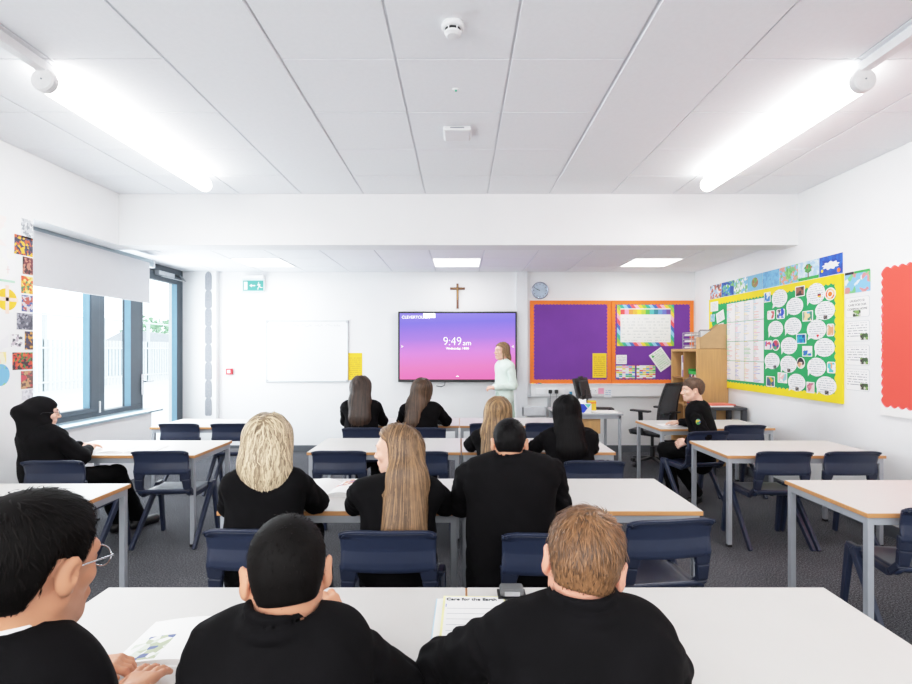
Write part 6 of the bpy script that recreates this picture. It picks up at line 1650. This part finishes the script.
long_hair(P, 'black', [(-0.005, -0.03, 0.0), (0.0, -0.085, -0.13), (0.01, -0.12, -0.255)], [0.074, 0.092, 0.106], n=900, width=0.008, seed=24, res=0.009, t=0.007, zend=0.735)
# ---- farthest row
P = dict(head=(-0.99, 5.05, 1.113), hrot=(-28, -4, 0), noff=(0.0, -0.03, -0.15), shL=(-1.15, 5.03, 0.93), shR=(-0.84, 5.03, 0.93), pelvis=(-0.985, 5.02, 0.53), elL=(-1.18, 5.16, 0.765), wrL=(-1.10, 5.40, 0.742), elR=(-0.80, 5.18, 0.765), wrR=(-0.88, 5.40, 0.742), bulk=0.95, skin='light', hair='darkbrown', cres=0.011, seed=9)
make_person('person', 'pupil with long dark brown hair in a black blazer, nearest the whiteboard', P)
long_hair(P, 'darkbrown', [(-0.01, -0.03, 0.0), (-0.005, -0.08, -0.13), (0.0, -0.115, -0.28)], [0.090, 0.100, 0.105], n=600, width=0.010, seed=25, res=0.010)
P = dict(head=(-0.385, 5.05, 1.092), hrot=(-6, -4, 8), noff=(0.0, -0.03, -0.15), shL=(-0.555, 5.03, 0.905), shR=(-0.235, 5.03, 0.91), pelvis=(-0.39, 5.02, 0.53), elL=(-0.60, 5.16, 0.765), wrL=(-0.48, 5.40, 0.742), elR=(-0.14, 5.18, 0.765), wrR=(-0.25, 5.40, 0.742), bulk=0.95, skin='light', hair='brown', cres=0.011, seed=10)
make_person('person', 'pupil with long brown hair in a black blazer, just below the screen', P)
long_hair(P, 'brown', [(-0.01, -0.03, 0.0), (-0.05, -0.085, -0.14), (-0.085, -0.115, -0.30)], [0.088, 0.088, 0.080], n=600, width=0.010, seed=26, res=0.010)
# ---- boy in profile
P = dict(head=(2.275, 4.90, 1.105), hrot=(82, -3, 0), hs=0.95, neck=(2.325, 4.885, 0.975), shL=(2.235, 4.785, 0.91), shR=(2.405, 4.98, 0.915), tyaw=48, pelvis=(2.36, 4.87, 0.53), elL=(2.285, 4.66, 0.70), wrL=(2.165, 4.76, 0.63), elR=(2.46, 5.12, 0.76), wrR=(2.30, 5.23, 0.742),
         hL=((-0.6, 0.5, -0.35), (0.5, 0.6, -0.4), 0.5), knL=(2.06, 5.03, 0.50), knR=(2.12, 5.15, 0.50), anL=(2.12, 4.97, 0.10), anR=(2.33, 4.93, 0.10), ftL=(-0.7, 0.7, 0), ftR=(-0.6, -0.5, 0), skin='light', hair='midbrown', hres=0.0035, colz=0.022, seed=12, hunch=0.03)
make_person('person', 'boy with brown hair in a black blazer, seen in profile facing left', P)
short_hair(P, 'midbrown', t=0.011, n=3400, L=0.032, lift=0.2, width=0.0045, nape=-0.046, seed=18, topt=0.005, fringe=0.018)
bd = MB(); bd.lathe([(0.0, 0.004), (0.018, 0.003), (0.020, 0.0)], 14, Matrix.Translation((2.227, 4.676, 0.828)) @ Vector((-0.46, -0.88, 0.1)).to_track_quat('Z', 'Y').to_matrix().to_4x4() @ Matrix.Diagonal((1, 1.4, 1, 1)))
bd.build('sleeve_badge', patches('badge', [rgb(220, 196, 60), rgb(60, 110, 170), rgb(90, 160, 90)], 60), P['_root'], True)
# ---- pupil in a headscarf
P = dict(no_ears=True, head=(-3.055, 3.66, 1.040), hrot=(-48, -6, 0), hs=0.95, neck=(-3.035, 3.65, 0.905), shL=(-3.215, 3.70, 0.85), shR=(-2.895, 3.60, 0.855), tyaw=-18, pelvis=(-2.99, 3.64, 0.52), elL=(-3.18, 3.84, 0.745), wrL=(-3.02, 3.98, 0.738), elR=(-2.78, 3.66, 0.715), wrR=(-2.865, 3.85, 0.738), hR=((-0.5, 0.8, 0.1), (0, 0, -1), 0.5),
         knL=(-2.86, 4.02, 0.50), knR=(-2.70, 3.92, 0.53), anL=(-2.84, 4.15, 0.10), anR=(-2.72, 4.22, 0.10), ftL=(0.35, 0.93, 0), ftR=(0.45, 0.88, 0), skin='light', hair='soft_black', shirt=False, hres=0.0036, seed=13, bulk=1.1)
make_person('person', 'pupil in a black headscarf and black clothes by the window, turned to the right', P)
toL, toW, R_, f_ = P['_toL'], P['_toW'], P['_R'], P['_f']
def fhij(p):
    q = toL(p)
    d = f_scalp(q, 0.014)
    d = smin(d, ell(q, (0, -0.095, 0.0), (0.072, 0.095, 0.066)), 0.05)
    d = smin(d, ell(q, (0, -0.005, -0.06), (0.078, 0.084, 0.075)), 0.03)
    d = smin(d, cap(q, (0, -0.02, -0.10), (0, -0.03, -0.17), 0.075, 0.098), 0.04)
    d = smin(d, cap(q, (0, -0.09, -0.03), (0, -0.055, -0.14), 0.066, 0.085), 0.03)
    face = ell(q, (0, 0.105, -0.015), (0.060, 0.048, 0.082))
    return (smax(d, -face, 0.01) + wrinkle(p, 0.0025, 4))
v_, q_ = nets(fhij, P['_hc'] - V3(0.26, 0.26, 0.33), P['_hc'] + V3(0.26, 0.26, 0.18), 0.008)
mesh_obj('headscarf', v_, q_, cloth('black_scarf', rgb(15, 14, 16), 700, 0.2, 0.12), P['_root'], True)
spectacles(P, M['black'])
# ---- teacher
JUMP = cloth('mint_knit', rgb(220, 236, 226), 300, 0.04); SKRT = cloth('pale_green_skirt', rgb(186, 208, 194), 600, 0.05)
P = dict(head=(0.56, 6.72, 1.485), hrot=(118, 0, 0), hs=1.0, neck=(0.585, 6.72, 1.345), shL=(0.665, 6.575, 1.275), shR=(0.545, 6.88, 1.275), tyaw=110, pelvis=(0.60, 6.73, 0.90), elL=(0.70, 6.55, 1.03), wrL=(0.465, 6.55, 1.005), elR=(0.58, 6.92, 1.04), wrR=(0.455, 6.70, 1.00),
         hL=((-0.9, 0.25, 0), (0, 0.4, -0.8), 0.6), hR=((-0.7, -0.5, 0), (0, -0.4, -0.8), 0.6), top='jumper', top_mat=JUMP, skirt=SKRT, hem=0.02, knL=(0.60, 6.64, 0.48), knR=(0.59, 6.81, 0.48), anL=(0.615, 6.64, 0.09), anR=(0.60, 6.81, 0.09), skin='light', hair='darkblonde', shirt=False, colz=0.032, hres=0.0036, seed=14, bulk=0.98, hunch=0.0)
make_person('person', 'woman in a mint green jumper standing in front of the screen', P)
long_hair(P, 'darkblonde', [(0.03, 0.0, 0.01), (0.085, 0.01, -0.09), (0.095, 0.0, -0.20)], [0.07, 0.05, 0.03], n=400, sq=0.6, width=0.008, seed=27, res=0.008, sides=False, front=0.085, facecut=0.03, t=0.008)
# ------------------------------------------------------------------ light
wd = bpy.data.worlds.new('sky'); SC.world = wd; wd.use_nodes = True
bg = wd.node_tree.nodes['Background']; bg.inputs[0].default_value = (0.92, 0.96, 1.0, 1); bg.inputs[1].default_value = 3.4
def area(name, loc, rot, sx, sy, power, col=(1, 1, 1)):
    l = bpy.data.lights.new(name, 'AREA'); l.shape = 'RECTANGLE'; l.size = sx; l.size_y = sy; l.energy = power; l.color = col
    o = bpy.data.objects.new(name, l); COL.objects.link(o); o.location = loc; o.rotation_euler = rot; return o
for i, x in enumerate((-2.31, 2.24)):
    area('tube_lamp', (x, 3.67, 2.92), (0, 0, 0), 0.12, 1.7, 19, (1, 0.985, 0.96))
    area('tube_lamp_up', (x, 3.67, 3.066), (PI, 0, 0), 0.12, 1.7, 15, (1, 0.985, 0.96))
    area('tube_lamp_rear', (x, 0.2, 3.0), (0, 0, 0), 0.12, 2.2, 24, (1, 0.985, 0.96))
for x in (-2.57, -0.04, 2.50):
    area('led_lamp', (x, 6.5725, 2.64), (0, 0, 0), 0.58, 0.58, 9, (1, 0.99, 0.97))
area('daylight_bay', (-3.95, 5.6, 1.6), (0, -PI / 2, 0), 1.6, 2.6, 105, (0.88, 0.95, 1.0))
area('fill_rear_left', (-3.38, -0.7, 1.7), (0, -PI / 2, 0), 1.6, 2.6, 95, (0.94, 0.97, 1.0))  # added fill from behind the camera for the right wall, no window there
area('fill_rear', (0, -1.8, 2.3), (math.radians(68), 0, 0), 5.5, 1.4, 135, (1, 0.99, 0.97))  # added wide fill behind the camera, not a fitting of the room
SC.view_settings.view_transform = 'Standard'
SC.view_settings.use_curve_mapping = True          # soft shoulder, so bright walls and tables keep their tone
cmp_ = SC.view_settings.curve_mapping
cmp_.white_level = (2.0, 2.0, 2.0)
cv = cmp_.curves[3]
cv.points[0].location = (0, 0); cv.points[1].location = (1, 1)
for x, y in ((0.10, 0.20), (0.20, 0.395), (0.30, 0.56), (0.42, 0.71), (0.60, 0.86), (0.80, 0.95)): cv.points.new(x, y)
cmp_.update()
SC.view_settings.look = 'None'
SC.view_settings.exposure = 0.0
SC.cycles.use_denoising = True
SC.cycles.max_bounces = 8
SC.cycles.diffuse_bounces = 5
SC.cycles.transparent_max_bounces = 12
SC.cycles.sample_clamp_indirect = 6
